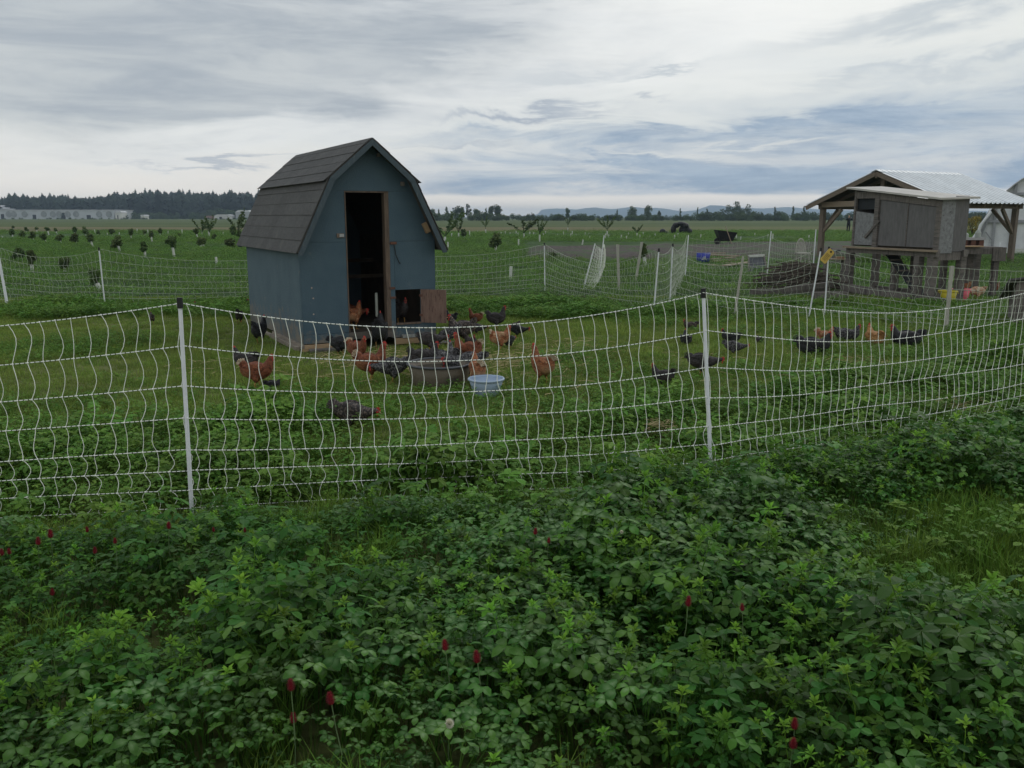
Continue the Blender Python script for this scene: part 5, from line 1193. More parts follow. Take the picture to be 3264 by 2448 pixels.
# ================================================================== open shelter with metal roof
m_metal = mat('corrugated_metal', (.64, .68, .71), (.52, .56, .59), scale=3, rough=.34, metal=.35, spec=.5, c3=(.42, .44, .45), c3amt=.15, c3scale=2, rnd=.05)
m_beam = mat('shelter_timber', (.205, .165, .125), (.135, .11, .088), scale=5, rough=.85, bump=.3, stretch=(1, 6, 6), rnd=.1)
m_beamz = mat('shelter_post', (.205, .165, .130), (.130, .108, .090), scale=5, rough=.85, bump=.3, stretch=(6, 6, 1), rnd=.1)
HP = thing('open_shelter', 'open timber shelter with a shiny corrugated metal roof behind the raised coop', 'shelter', (12.87, 31.19, 0), .543)
RL, HW_, ZA, ZV = 4.94, 2.99, 3.16, 1.99; sl = math.atan2(ZA - ZV, HW_); SLn = math.hypot(HW_, ZA - ZV)
def corr(w_, L_):
    mb = MB(); n = 18; pr = []
    for i in range(n + 1):
        x = w_ * i / n; q = (i % 6); z = .045 if q in (1, 2) else 0.0; pr.append((x, z))
    vs = []
    for y in (0, L_): vs += [(x, y, z) for x, z in pr]
    for y in (0, L_): vs += [(x, y, z - .006) for x, z in pr]
    k = n + 1; fs = [(i, i + 1, k + i + 1, k + i) for i in range(n)] + [(2 * k + i + 1, 2 * k + i, 3 * k + i, 3 * k + i + 1) for i in range(n)] + [(i + 1, i, 2 * k + i, 2 * k + i + 1) for i in range(n)] + [(k + i, k + i + 1, 3 * k + i + 1, 3 * k + i) for i in range(n)]
    return mb.add(vs, fs).mesh('roof_sheet', m_metal)
npn = 6; cm_ = corr(RL / npn - .004, SLn)
for side in (-1, 1):
    for k in range(npn):
        o = put('roof_sheet', cm_, HP); x0 = k * RL / npn
        if side < 0:   # slope facing the camera: local -y
            ex_ = Vector((1, 0, 0)); ey2 = Vector((0, -math.cos(sl), -math.sin(sl))); ez = Vector((0, -math.sin(sl), math.cos(sl))); org = Vector((x0 + RL / npn, 0, ZA + .05)); ex_ = -ex_
        else:
            ex_ = Vector((1, 0, 0)); ey2 = Vector((0, math.cos(sl), -math.sin(sl))); ez = Vector((0, math.sin(sl), math.cos(sl))); org = Vector((x0, 0, ZA + .05)); ex_ = ex_
            ey2, ez = ey2, ez
        m4 = Matrix(((ex_.x, ey2.x, ez.x, org.x), (ex_.y, ey2.y, ez.y, org.y), (ex_.z, ey2.z, ez.z, org.z), (0, 0, 0, 1)))
        o.matrix_local = m4
mb = MB(); mb.prism([(-.20, ZA - .03), (0, ZA + .045), (.20, ZA - .03), (.20, ZA - .015), (0, ZA + .062), (-.20, ZA - .015)], 0, RL + .06); rc = mb.build('ridge_cap', m_metal, HP); rc.rotation_euler.z = R(-90); rc.location = (-.03, 0, .018)
for side in (-1, 1):
    for x in (.0, RL - .02): MB().beam((x, 0, ZA - .06), (x, side * HW_, ZV - .06), .045, .15).build('barge_board' , m_beam, HP)
    for k in range(1, 5): MB().beam((k * RL / 5, 0, ZA - .08), (k * RL / 5, side * (HW_ - .1), ZV - .02), .045, .12).build('rafter', m_beam, HP)
    MB().beam((.25, side * (HW_ - .45), ZV - .02), (RL - .1, side * (HW_ - .45), ZV - .02), .12, .18).build('eave_beam', m_beam, HP)
    mb = MB(); mb.beam((0, side * .3, ZA - .12), (RL, side * .3, ZA - .12), .04, .03); mb.build('purlin', m_beam, HP)
    for x in (.45, RL - .45):
        MB().b2(x - .085, x + .085, side * (HW_ - .45) - .085, side * (HW_ - .45) + .085, -.1, ZV - .11).build('post', m_beamz, HP)
        s_ = 1 if x < 2 else -1
        MB().beam((x + s_ * .06, side * (HW_ - .45), ZV - .95), (x + s_ * .85, side * (HW_ - .45), ZV - .12), .09, .11).build('brace', m_beam, HP)
        MB().beam((x, side * (HW_ - .45) - side * .06, ZV - .95), (x, side * (HW_ - .45) - side * .85, ZV - .12), .09, .11).build('brace', m_beam, HP)
for x in (.45, RL - .45): MB().beam((x, -HW_ + .3, ZV + .06), (x, HW_ - .3, ZV + .06), .06, .2).build('tie_beam', m_beam, HP)
MB().beam((.30, HW_ - .35, ZV + .06), (.30, .9, ZV + .09), .04, .20).build('pale_board', m_wood_tan, HP)
MB().b2(.40, .54, -.08, .08, ZV + .16, ZA - .06).build('king_post', m_beamz, HP)
MB().beam((0, 0, ZA - .12), (RL, 0, ZA - .12), .05, .2).build('ridge_beam', m_beam, HP)
mb = MB()
for side in (-1, 1): mb.add([(.03, 0, ZA + .03), (RL - .03, 0, ZA + .03), (RL - .03, side * (HW_ - .05), ZV + .055), (.03, side * (HW_ - .05), ZV + .055)], [(0, 1, 2, 3)])
mb.build('roof_lining', m_inner, HP)

# ================================================================== hoop greenhouse on the right edge
m_film = mat('white_greenhouse_film', (.70, .72, .73), (.60, .62, .64), scale=2.2, rough=.55, bump=.15, bscale=3, c3=(.50, .53, .55), c3amt=.3, c3scale=.8)
m_gtim = mat('greenhouse_timber', (.34, .35, .37), (.25, .26, .28), scale=4, rough=.8)
gx0, gy0 = 20.85, 39.5
GH = thing('greenhouse', 'white film hoop greenhouse with grey timber end frame at the right edge', 'greenhouse', (gx0, gy0, 0), R(-28))
GH.scale = (.886, 1, .975)
def arch(t_):
    a = math.pi * (1 - t_); return (3.75 - 3.75 * (abs(math.cos(a)) ** .92) * (1 if math.cos(a) > 0 else -1) * -1 * -1 if False else 3.75 + 3.75 * math.copysign(abs(math.cos(a)) ** .85, math.cos(a)), 4.35 * math.sin(a) ** .82)
AP = [(0, 0), (.45, 1.2), (.85, 2.04), (1.1, 2.45), (1.43, 2.86), (1.85, 3.22), (2.34, 3.5), (3.0, 3.76), (3.75, 3.88)]
AP = AP + [(7.5 - x, z) for x, z in AP[-2::-1]]
def arch(t_):
    k = t_ * (len(AP) - 1); i = min(int(k), len(AP) - 2); q = k - i
    p0, p1, p2, p3 = AP[max(i - 1, 0)], AP[i], AP[i + 1], AP[min(i + 2, len(AP) - 1)]
    return tuple(.5 * (2 * p1[c] + (p2[c] - p0[c]) * q + (2 * p0[c] - 5 * p1[c] + 4 * p2[c] - p3[c]) * q * q + (3 * p1[c] - p0[c] - 3 * p2[c] + p3[c]) * q ** 3) for c in (0, 1))
ar = [arch(i / 28) for i in range(29)]
mb = MB()
vs = []
for y in (0, 3, 6, 9, 12): vs += [(x, y, z) for x, z in ar]
for y in (0, 3, 6, 9, 12): vs += [(3.75 + (x - 3.75) * .995, y, z * .995) for x, z in ar]
fs = [(j * 29 + i, j * 29 + i + 1, (j + 1) * 29 + i + 1, (j + 1) * 29 + i) for j in range(4) for i in range(28)]
fs += [(145 + b, 145 + a, 145 + d, 145 + c) for a, b, c, d in fs]
mb.add(vs, fs).build('cover', m_film, GH, smooth=True)
MB().prism(ar[1:-1] + [(7.42, .01), (.08, .01)], .25, .27).build('end_film', m_film, GH)
for y in (0.02, 3, 6, 9, 12): MB().tube([(x, y, z) for x, z in ar], .035, 6).build('hoop', m_steel, GH)
for x, top in ((.98, 2.2), (1.75, 3.1), (2.6, 3.55), (4.6, 3.6), (5.8, 3.0)): MB().b2(x - .06, x + .06, .12, .22, 0, top).build('stud', m_gtim, GH)
MB().b2(.45, 7.0, .10, .20, 1.38, 1.50).build('end_rail', m_gtim, GH); MB().b2(1.40, 6.1, .10, .20, 2.60, 2.72).build('end_rail', m_gtim, GH); MB().beam((.1, .12, .0), (.95, .12, 2.35), .1, .14).build('brace', m_gtim, GH); MB().b2(0, 7.5, -.02, .08, -.05, .22).build('base_board', m_guard, GH)
MB().beam((.62, .1, .95), (1.0, .1, .5), .04, .05).build('brace', m_gtim, GH)
mb = MB(); rings = []
for k in range(9):
    q = k / 8; x = -.12 + .98 * q ** 1.2; z = 2.05 * q; rings.append([Vector((x + dx + .04 * math.sin(k * 2.1), -.12 + dy, z)) for dx, dy in ((-.11, 0), (0, -.05), (.05, 0), (0, .05))])
mb.ring(rings).build('rolled_curtain', m_film, GH, smooth=True)

# ================================================================== small grey hutch cut by the right edge
hx_, hy_ = ground(3228, 1033)
t = thing('hutch', 'small grey wooden hutch with a sloping dark roof, cut by the right edge', 'hutch', (hx_, hy_, 0), -.42)
MB().add([(0, 0, 0), (1.1, 0, 0), (1.1, .8, 0), (0, .8, 0), (0, 0, .64), (1.1, 0, .84), (1.1, .8, .52), (0, .8, .36)], [(3, 2, 1, 0), (4, 5, 6, 7), (0, 1, 5, 4), (1, 2, 6, 5), (2, 3, 7, 6), (3, 0, 4, 7)]).build('body', m_wood_greyx, t)
for z in (.02, .22, .42): MB().b2(-.012, 1.11, -.014, -.002, z, z + .185).build('board', m_wood_greyx, t)
MB().add([(-.13, -.10, .655), (1.3, -.10, .915), (1.3, .9, .50), (-.13, .9, .30), (-.13, -.10, .685), (1.3, -.10, .945), (1.3, .9, .53), (-.13, .9, .33)], [(3, 2, 1, 0), (4, 5, 6, 7), (0, 1, 5, 4), (1, 2, 6, 5), (2, 3, 7, 6), (3, 0, 4, 7)]).build('roof', mat('dark_felt', (.11, .105, .10), (.08, .078, .076), scale=10), t)

# ================================================================== person far behind the shelter post
x, y = ground(2703, 741); k = 1.0
t = thing('person', 'person in black clothes with raised arms, far off left of the raised coop', 'person', (x, y, 0), 0)
def skin(name, verts, edges, rad, material, parent, root=0):
    me = bpy.data.meshes.new(name); me.from_pydata(verts, edges, []); me.materials.append(material); o = bpy.data.objects.new(name, me); COL.objects.link(o); o.parent = parent
    m = o.modifiers.new('skin', 'SKIN'); 
    for i, r_ in enumerate(rad): me.skin_vertices[0].data[i].radius = (r_, r_)
    me.skin_vertices[0].data[root].use_root = True
    s_ = o.modifiers.new('sub', 'SUBSURF'); s_.levels = 1; s_.render_levels = 2; return o
vv = [(0, 0, .88), (0, 0, 1.12), (0, 0, 1.32), (0, -.02, 1.42), (.17, 0, 1.34), (.34, -.08, 1.26), (.16, -.22, 1.46), (-.17, 0, 1.34), (-.34, -.08, 1.26), (-.16, -.22, 1.46), (.09, 0, .84), (.11, 0, .46), (.11, .02, .08), (.12, -.12, .03), (-.09, 0, .84), (-.11, 0, .46), (-.11, .02, .08), (-.12, -.12, .03)]
ee = [(0, 1), (1, 2), (2, 3), (2, 4), (4, 5), (5, 6), (2, 7), (7, 8), (8, 9), (0, 10), (10, 11), (11, 12), (12, 13), (0, 14), (14, 15), (15, 16), (16, 17)]
rr = [.15, .14, .14, .06, .075, .05, .04, .075, .05, .04, .10, .07, .05, .045, .10, .07, .05, .045]
try:
    o = bpy.data.meshes.new('tmp'); bpy.data.meshes.remove(o)
    b_ = skin.__call__ and None
except Exception: pass
mb = MB()
def limb(a, b, r0, r1): mb.tube([a, ((a[0] + b[0]) / 2, (a[1] + b[1]) / 2, (a[2] + b[2]) / 2), b], [r0, (r0 + r1) / 2, r1], 10)
cl = mat('black_clothes', (.02, .021, .026), (.014, .014, .018), scale=8); sk = mat('skin', (.42, .26, .19))
PB = MB(); PB.lathe([(.10, .80), (.17, .84), (.17, .95), (.145, 1.08), (.17, 1.25), (.185, 1.36), (.12, 1.44), (.055, 1.48), (.05, 1.54)], 12); mb = PB
for i, j in ee[3:]:
    limb(vv[i], vv[j], rr[i] if i not in (0, 2) else .09, rr[j])
PB.build('body', cl, t, smooth=True)
hd = MB().ell((0, -.03, 1.62), (.08, .095, .115), 12, 9).build('head', sk, t, smooth=True); MB().ell((0, .0, 1.66), (.09, .10, .10), 12, 8).build('hair', mat('fair_hair', (.30, .25, .17)), hd, smooth=True)
for s_ in (-1, 1): MB().ell((s_ * .13, -.25, 1.50), (.04, .035, .05), 8, 6).build('hand', sk, t, smooth=True)

# ================================================================== hens
def feather(name, c1, c2, bar=None, barscale=42, c3=None, amt=.3, rough=.65):
    m = mat(name, tuple(k * 1.1 for k in c1), tuple(k * .58 for k in c2), scale=34, rough=rough, bump=.7, bscale=75, c3=c3, c3amt=amt, c3scale=7, detail=5, rnd=.12)
    t = m.node_tree; b = t.nodes['Principled BSDF']; s0 = b.inputs['Base Color'].links[0].from_socket
    at = t.nodes.new('ShaderNodeAttribute'); at.attribute_name = 'fluff'; x0 = t.nodes.new('ShaderNodeMix'); x0.data_type = 'RGBA'; t.links.new(at.outputs['Fac'], x0.inputs[0]); t.links.new(s0, x0.inputs[6]); x0.inputs[7].default_value = (*(c3 or c1), 1); t.links.new(x0.outputs[2], b.inputs['Base Color'])
    if bar:
        t = m.node_tree; b = t.nodes['Principled BSDF']; src = b.inputs['Base Color'].links[0].from_socket
        w = t.nodes.new('ShaderNodeTexVoronoi'); w.inputs['Scale'].default_value = barscale
        co = t.nodes.new('ShaderNodeTexCoord'); mp = t.nodes.new('ShaderNodeMapping'); mp.inputs['Scale'].default_value = (1.3, .55, 1.0); t.links.new(co.outputs['Object'], mp.inputs[0]); t.links.new(mp.outputs[0], w.inputs[0])
        r_ = t.nodes.new('ShaderNodeMapRange'); r_.inputs[1].default_value = .35; r_.inputs[2].default_value = .6; t.links.new(w.outputs['Distance'], r_.inputs[0])
        x = t.nodes.new('ShaderNodeMix'); x.data_type = 'RGBA'; t.links.new(r_.outputs[0], x.inputs[0]); t.links.new(src, x.inputs[6]); x.inputs[7].default_value = (*bar, 1); t.links.new(x.outputs[2], b.inputs['Base Color'])
    return m
FM = {'rust': feather('rust_feathers', (.26, .082, .038), (.15, .044, .022), c3=(.36, .17, .08), amt=.22),
      'buffrust': feather('buff_rust_feathers', (.34, .130, .055), (.22, .070, .030), c3=(.50, .32, .18), amt=.40),
      'buff': feather('buff_feathers', (.46, .24, .085), (.34, .15, .05), c3=(.62, .40, .2), amt=.2),
      'pale': feather('cream_rust_feathers', (.46, .22, .10), (.32, .12, .05), c3=(.62, .52, .38), amt=.55),
      'black': feather('black_feathers', (.024, .024, .028), (.012, .012, .015), c3=(.04, .045, .05), amt=.2, rough=.5),
      'dark': feather('charcoal_feathers', (.050, .044, .044), (.028, .025, .026), c3=(.08, .065, .06), amt=.3),
      'grey': feather('barred_feathers', (.17, .165, .165), (.11, .105, .11), bar=(.028, .027, .030), c3=(.24, .23, .22), amt=.25),
      'brown': feather('brown_barred_feathers', (.15, .12, .105), (.10, .08, .07), bar=(.032, .027, .026), c3=(.2, .13, .09), amt=.3)}
m_cream = feather('cream_feathers', (.62, .52, .38), (.48, .36, .22))
m_comb = mat('red_comb', (.52, .045, .035), (.38, .03, .025), scale=20, rough=.5, spec=.4)
m_beak = mat('horn_beak', (.42, .28, .14), (.3, .2, .1), scale=20, rough=.5)
m_leg = mat('yellow_shank', (.50, .30, .09), (.36, .21, .07), scale=30, rough=.6)
m_eye = mat('hen_eye', (.01, .008, .006), rough=.2)
POSE = {   # centre line of the trunk, neck and head: (x, z, half width, half height)
 'stand': [(-.175, .285, .012, .018), (-.155, .27, .040, .050), (-.115, .240, .068, .078), (-.05, .222, .086, .092), (.02, .216, .088, .094), (.075, .228, .074, .086), (.112, .254, .062, .070), (.134, .290, .050, .054), (.146, .322, .039, .042), (.154, .350, .031, .032), (.168, .368, .026, .027), (.188, .368, .013, .014), (.194, .367, .004, .005)],
 'alert': [(-.165, .300, .012, .018), (-.148, .28, .040, .050), (-.110, .248, .066, .078), (-.05, .225, .084, .092), (.02, .222, .086, .094), (.068, .240, .070, .084), (.095, .272, .058, .066), (.110, .316, .046, .048), (.118, .358, .035, .036), (.124, .388, .029, .029), (.140, .404, .025, .026), (.160, .404, .013, .014), (.166, .403, .004, .005)],
 'peck': [(-.185, .330, .012, .018), (-.162, .305, .042, .048), (-.115, .268, .070, .076), (-.05, .238, .088, .092), (.025, .215, .088, .092), (.085, .190, .070, .076), (.130, .158, .056, .058), (.165, .125, .045, .045), (.190, .092, .030, .030), (.205, .064, .027, .026), (.212, .045, .023, .022), (.218, .026, .012, .012), (.220, .018, .004, .004)],
 'low': [(-.180, .235, .012, .018), (-.158, .225, .042, .046), (-.112, .208, .070, .072), (-.05, .195, .088, .086), (.02, .190, .088, .088), (.085, .190, .070, .074), (.132, .192, .058, .058), (.170, .198, .046, .044), (.204, .204, .034, .033), (.235, .214, .026, .025), (.254, .208, .022, .021), (.270, .200, .012, .011), (.276, .197, .004, .004)],
 'sit': [(-.180, .150, .012, .016), (-.160, .138, .044, .046), (-.118, .110, .076, .074), (-.05, .090, .098, .088), (.02, .088, .100, .090), (.078, .102, .080, .082), (.112, .130, .062, .066), (.130, .160, .048, .050), (.140, .186, .037, .038), (.148, .208, .030, .030), (.162, .222, .026, .026), (.182, .221, .013, .013), (.188, .220, .004, .004)]}
PM = {}
def hen_parts(pose, breed):
    key = (pose, breed)
    if key in PM: return PM[key]
    P_ = POSE[pose]; rd = random.Random(sum(map(ord, pose + breed))); n = 16; rings = []
    pts = [Vector((a, 0, b)) for a, b, _, _ in P_]; m_ = len(P_); fine = []
    for i in range(m_ - 1):
        for q in (0, .5):
            p0, p1, p2, p3 = P_[max(i - 1, 0)], P_[i], P_[i + 1], P_[min(i + 2, m_ - 1)]
            fine.append(tuple(.5 * ((2 * p1[k]) + (-p0[k] + p2[k]) * q + (2 * p0[k] - 5 * p1[k] + 4 * p2[k] - p3[k]) * q * q + (-p0[k] + 3 * p1[k] - 3 * p2[k] + p3[k]) * q ** 3) for k in range(4)))
    fine.append(P_[-1]); mb = MB()
    for i, (x, z, w_, h_) in enumerate(fine):
        a = fine[max(i - 1, 0)]; b = fine[min(i + 1, len(fine) - 1)]; t_ = Vector((b[0] - a[0], 0, b[1] - a[1])).normalized(); u = Vector((-t_.z, 0, t_.x)); rg = []
        body = w_ > .05
        for k in range(n):
            an = 2 * math.pi * k / n; j = 1 + (rd.uniform(-.05, .05) if body else 0); cz = math.sin(an); wy = math.cos(an)
            low_ = 1.08 if (cz < 0 and body) else 1
            rg.append(Vector((x, 0, z)) + u * (cz * h_ * low_ * j) + Vector((0, wy * w_ * j * (1.0 if cz < .3 else .94), 0)))
        rings.append(rg)
    mb.ring(rings)
    sit = pose == 'sit'; bx_, bz_ = .0, P_[4][1]
    if not sit:
        for s_ in (-1, 1): mb.tube([(-.005, s_ * .045, bz_ - .04), (-.01, s_ * .048, bz_ - .095), (.0, s_ * .046, bz_ - .125)], [.046, .032, .014], 9)
    mb.a['fluff'] = [max(0, min(1, (-v[0] - .03) * 9)) * max(0, min(1, (bz_ + .03 - v[2]) * 14)) * .8 for v in mb.v]
    res = {'body': mb.mesh('hen_body', FM[breed], True)}
    # wings: layered plates on each flank
    for s_ in (-1, 1):
        w = MB(); c_ = Vector((-.03, s_ * (.082 if not sit else .094), bz_ + .022)); rg = []
        for i in range(9):
            q = i / 8; x = .075 - .215 * q; hh = .052 * math.sin(math.pi * min(1, q * 1.05 + .06)) ** .6 + .004; zz = c_.z + .012 + (.02 * q if pose != 'peck' else .075 * q - .02); yy = s_ * ((.074 if not sit else .090) + .016 * math.sin(math.pi * min(1, q + .1)) - .028 * q)
            rg.append([Vector((x, yy + s_ * .012 * math.cos(a), zz + hh * math.sin(a))) for a in [k * 6.283 / 8 for k in range(8)]])
        w.ring(rg); res['wing' + ('r' if s_ > 0 else 'l')] = w.mesh('hen_wing', FM[breed], True)
    # tail
    t = MB(); t2 = MB(); tx_, tz_ = P_[1][0], P_[1][1]; up_ = {'stand': 58, 'alert': 55, 'peck': 48, 'low': 40, 'sit': 35}[pose]
    for k in range(7):
        a = R(up_ + (k - 3) * 9); yy = (k - 3) * .010; L_ = .115 * (1 - abs(k - 3) * .05); d = Vector((-math.cos(a), 0, math.sin(a))); s_ = Vector((0, 1, 0)); o_ = Vector((tx_ + .02, yy * .5, tz_ - .01)); nn = d.cross(s_)
        def blade(mbb, q0, q1, w0, w1):
            a0 = o_ + d * L_ * q0; a1 = o_ + d * L_ * q1 + Vector((0, yy * .8, 0)); vs = [a0 - s_ * w0, a0 + s_ * w0, a1 + s_ * w1, a1 - s_ * w1]; u = nn * .004
            mbb.add([v + u for v in vs] + [v - u for v in vs], [(0, 1, 2, 3), (7, 6, 5, 4), (0, 4, 5, 1), (1, 5, 6, 2), (2, 6, 7, 3), (3, 7, 4, 0)])
        blade(t, 0, .6, .020, .022); blade(t2, .6, .96, .022, .012)
    t.ell((tx_ + .012, 0, tz_ + .02), (.045, .03, .05), 8, 6)
    res['tail'] = t.mesh('hen_tail', FM[breed], False)
    res['tips'] = t2.mesh('tail_feathers', m_cream if breed in ('rust', 'buffrust', 'pale') else FM[breed], False)
    hx_, hz_ = P_[-3][0], P_[-3][1]; a = fine[-5]; b = fine[-3]; f = Vector((P_[-2][0] - P_[-4][0], 0, P_[-2][1] - P_[-4][1])).normalized(); u = Vector((-f.z, 0, f.x))
    if pose == 'stand' or pose == 'alert' or pose == 'sit': f = Vector((1, 0, -.05)).normalized(); u = Vector((.05, 0, 1)).normalized()
    hc = Vector((hx_, 0, hz_)); c = MB(); pl = [(-.018, .016), (-.014, .040), (-.006, .030), (.001, .046), (.009, .032), (.017, .042), (.022, .026), (.030, .014), (.006, .008)]
    V0 = [hc + f * p + u * q + Vector((0, -.004, 0)) for p, q in pl]; V1 = [v + Vector((0, .008, 0)) for v in V0]; m2 = len(pl)
    c.add(V0 + V1, [tuple(range(m2))[::-1], tuple(m2 + i for i in range(m2))] + [(i, (i + 1) % m2, m2 + (i + 1) % m2, m2 + i) for i in range(m2)])
    for s_ in (-1, 1): c.ell(hc + f * .008 + Vector((0, s_ * .018, 0)) - u * .002, (.014, .006, .013), 7, 5)
    res['comb'] = c.mesh('hen_comb', m_comb, False)
    w = MB()
    for s_ in (-1, 1): w.ell(hc + f * .016 - u * .030 + Vector((0, s_ * .008, 0)), (.008, .005, .015), 7, 5)
    res['wattle'] = w.mesh('hen_wattle', m_comb, True)
    k = MB(); k.tube([hc + f * .018, hc + f * .030 - u * .001, hc + f * .046 - u * .006], [.009, .006, .0015], 6); res['beak'] = k.mesh('hen_beak', m_beak)
    e = MB()
    for s_ in (-1, 1): e.ell(hc + f * .006 + u * .005 + Vector((0, s_ * .0235, 0)), (.004, .002, .004), 6, 4)
    res['eye'] = e.mesh('hen_eye', m_eye)
    if not sit:
        for s_, off in ((-1, -.012), (1, .020)):
            l = MB(); l.tube([(0, s_ * .046, bz_ - .115), (-.012 + off, s_ * .046, .075), (off + .004, s_ * .046, .012)], [.010, .0065, .006], 7)
            for an in (-.45, 0, .45, 3.14): l.tube([(off, s_ * .046, .010), (off + math.cos(an) * .022, s_ * .046 + math.sin(an) * .022, .010), (off + math.cos(an) * (.044 if an < 3 else .024), s_ * .046 + math.sin(an) * .044, .003)], [.005, .004, .002], 5)
            res['leg' + str(s_)] = l.mesh('hen_leg', m_leg, True)
    PM[key] = res; return res
def hen(px, py, rz, breed, pose, label, sc=1.0, z=None, group='hens loose in the paddock', pos=None):
    x, y = pos or ground(px, py)
    t = thing('hen', label, 'hen', (x, y, gz(x, y) if z is None else z), R(rz), group); t.scale = (sc, sc, sc)
    nm = {'body': 'body', 'wingr': 'wing', 'wingl': 'wing', 'tail': 'tail', 'tips': 'tail_feathers', 'comb': 'comb', 'wattle': 'wattle', 'beak': 'beak', 'eye': 'eye', 'leg-1': 'leg', 'leg1': 'leg'}
    par = None
    for k, me in hen_parts(pose, breed).items():
        if k == 'tips': par_ = tl_
        else: par_ = t
        o = put(nm[k], me, par_)
        if k == 'tail': tl_ = o
    return t
H = hen
H(822, 1240, 5, 'rust', 'stand', 'big rust hen with cream tail tips walking right, left of the near shed corner', 0.84)
H(783, 1160, 160, 'dark', 'sit', 'dark hen sitting behind the big rust hen, head to the left', 0.85)
H(872, 1237, 30, 'black', 'sit', 'little black hen half hidden behind the big rust hen', 0.45)
H(828, 1084, 80, 'black', 'stand', 'black hen seen from behind with yellow legs, beside the shed side wall', 0.92)
H(764, 1032, 100, 'dark', 'peck', 'dark hen just left of the shed, head down on the grass', 0.62)
H(772, 978, 10, 'dark', 'sit', 'dark hen lying low at the rear left corner of the shed', 0.62)
H(640, 984, 200, 'dark', 'sit', 'dark hen resting in the grass right of the left fence post top', 0.55)
H(486, 1038, 120, 'brown', 'stand', 'small brown grey hen alone on the grass left of the near post', 0.45)
p1 = loc_shed(.74, .24); p2 = loc_shed(.80, .62); FZ = .145
H(0, 0, 70, 'buffrust', 'stand', 'rust hen in the shed doorway seen from behind', .9, z=FZ, pos=p1[:2]); H(0, 0, -12, 'rust', 'low', 'darker rust hen deeper inside the doorway, head to the right', 1.0, z=FZ, pos=p2[:2])
H(1212, 1099, 95, 'black', 'stand', 'large black hen seen from behind, climbing to the door sill', 1.15)
H(1085, 1118, -20, 'black', 'low', 'black hen pecking along the front wall, left of the doorway', 0.8)
H(1138, 1150, -40, 'rust', 'stand', 'rust hen facing the camera between the doorway and the tub', 0.82)
H(1186, 1216, 18, 'rust', 'alert', 'tall rust hen with bright red comb looking right, left of the barred hen', 0.92)
H(1252, 1218, 205, 'grey', 'low', 'barred grey hen bending left, just left of the black tub', 0.88)
H(1350, 1192, 15, 'dark', 'stand', 'charcoal hen with brown head behind the left rim of the tub', 0.85); H(1405, 1190, -15, 'grey', 'low', 'barred hen with its back over the tub rim, middle one', 0.88)
H(1447, 1185, 110, 'grey', 'stand', 'grey hen behind the tub, seen from behind', 0.8); H(1490, 1172, 176, 'rust', 'alert', 'rust hen with long raised neck behind the tub, cream tail to the right', 0.88)
H(1492, 1204, 190, 'grey', 'low', 'silver barred hen drinking over the right rim of the tub', 0.95)
H(1523, 1236, 105, 'buffrust', 'stand', 'rust hen with buff rump seen from behind, right of the tub', 0.84)
H(1728, 1230, 128, 'buffrust', 'alert', 'buff rust hen alone on the grass right of the white basin, back turned', 0.9)
H(1594, 1117, 35, 'buffrust', 'stand', 'buff hen with ragged cream tail, seen half from behind above the basin', 0.8)
H(1622, 1108, 60, 'black', 'low', 'black hen close behind the ragged buff hen', 0.6); H(1583, 1052, 8, 'dark', 'alert', 'tall charcoal hen with bright red face, highest head right of the hatch', 0.82)
H(1516, 1040, 170, 'rust', 'alert', 'small rust hen looking left, between the barred hen and the tall charcoal one', 0.62)
H(1474, 1086, 200, 'brown', 'stand', 'large brown barred hen facing left beside the open hatch', 1.0); H(1438, 1036, 150, 'black', 'alert', 'black hen just right of the hatch flap edge', 0.58)
H(1520, 1062, 0, 'dark', 'low', 'charcoal hen stretching right behind the barred hens', 0.6); H(1372, 1106, 20, 'dark', 'low', 'dark hen with tail to the left below the hatch flap', 0.85)
H(1428, 1092, 185, 'grey', 'peck', 'grey barred hen pecking under the hatch flap', 0.8); H(1650, 1074, -15, 'black', 'low', 'black hen feeding, rightmost of the group by the shed', 0.62)
H(1638, 1060, 200, 'brown', 'peck', 'small brown hen head down, behind the rightmost black hen', 0.45); H(1500, 1092, -60, 'brown', 'sit', 'brown grey hen crouching between the barred hens and the tub', 0.62)
H(0, 0, -60, 'dark', 'stand', 'dark hen standing inside the small hatch opening', .9, z=FZ + .03, pos=loc_shed(1.42, .28)[:2])
H(1122, 1372, -12, 'brown', 'low', 'speckled hen feeding in the clover close to the near netting', 0.82, z=-.01)
H(2112, 1240, 150, 'dark', 'stand', 'charcoal hen looking left, nearest one left of the middle post', 0.6); H(2235, 1198, -4, 'dark', 'low', 'charcoal hen pecking right, partly behind the middle post', 0.8)
H(2186, 1100, 85, 'black', 'sit', 'round black hen seen from behind, left of the middle post', 0.7); H(2200, 1048, 175, 'brown', 'sit', 'brown hen lying low beyond the round black one', 0.55)
H(2328, 1092, 150, 'black', 'sit', 'black hen lying just behind a barred hen, right of the middle post', 0.66); H(2338, 1136, -20, 'grey', 'low', 'barred hen bending right, in front of the lying black one', 0.62)
H(2420, 1092, 100, 'dark', 'sit', 'smallest dark hen, alone in the grass midway to the black rooster', 0.38)
H(2592, 1130, -12, 'black', 'sit', 'big black hen with red face lying in the grass, nearest of the resting group', 1.05); H(2626, 1090, -62, 'buffrust', 'stand', 'orange hen with large red face behind the big black hen', 0.72, z=-.08)
H(2700, 1088, -8, 'grey', 'sit', 'silver grey hen with bright red face resting, third from the left of the group', 0.84); H(2786, 1100, 95, 'buff', 'sit', 'golden buff hen seen from behind, resting in the group', 0.95)
H(2886, 1106, 172, 'black', 'sit', 'black hen with high tail looking left, rightmost of the resting group', 1.05)
CG = 'hens by the raised coop'
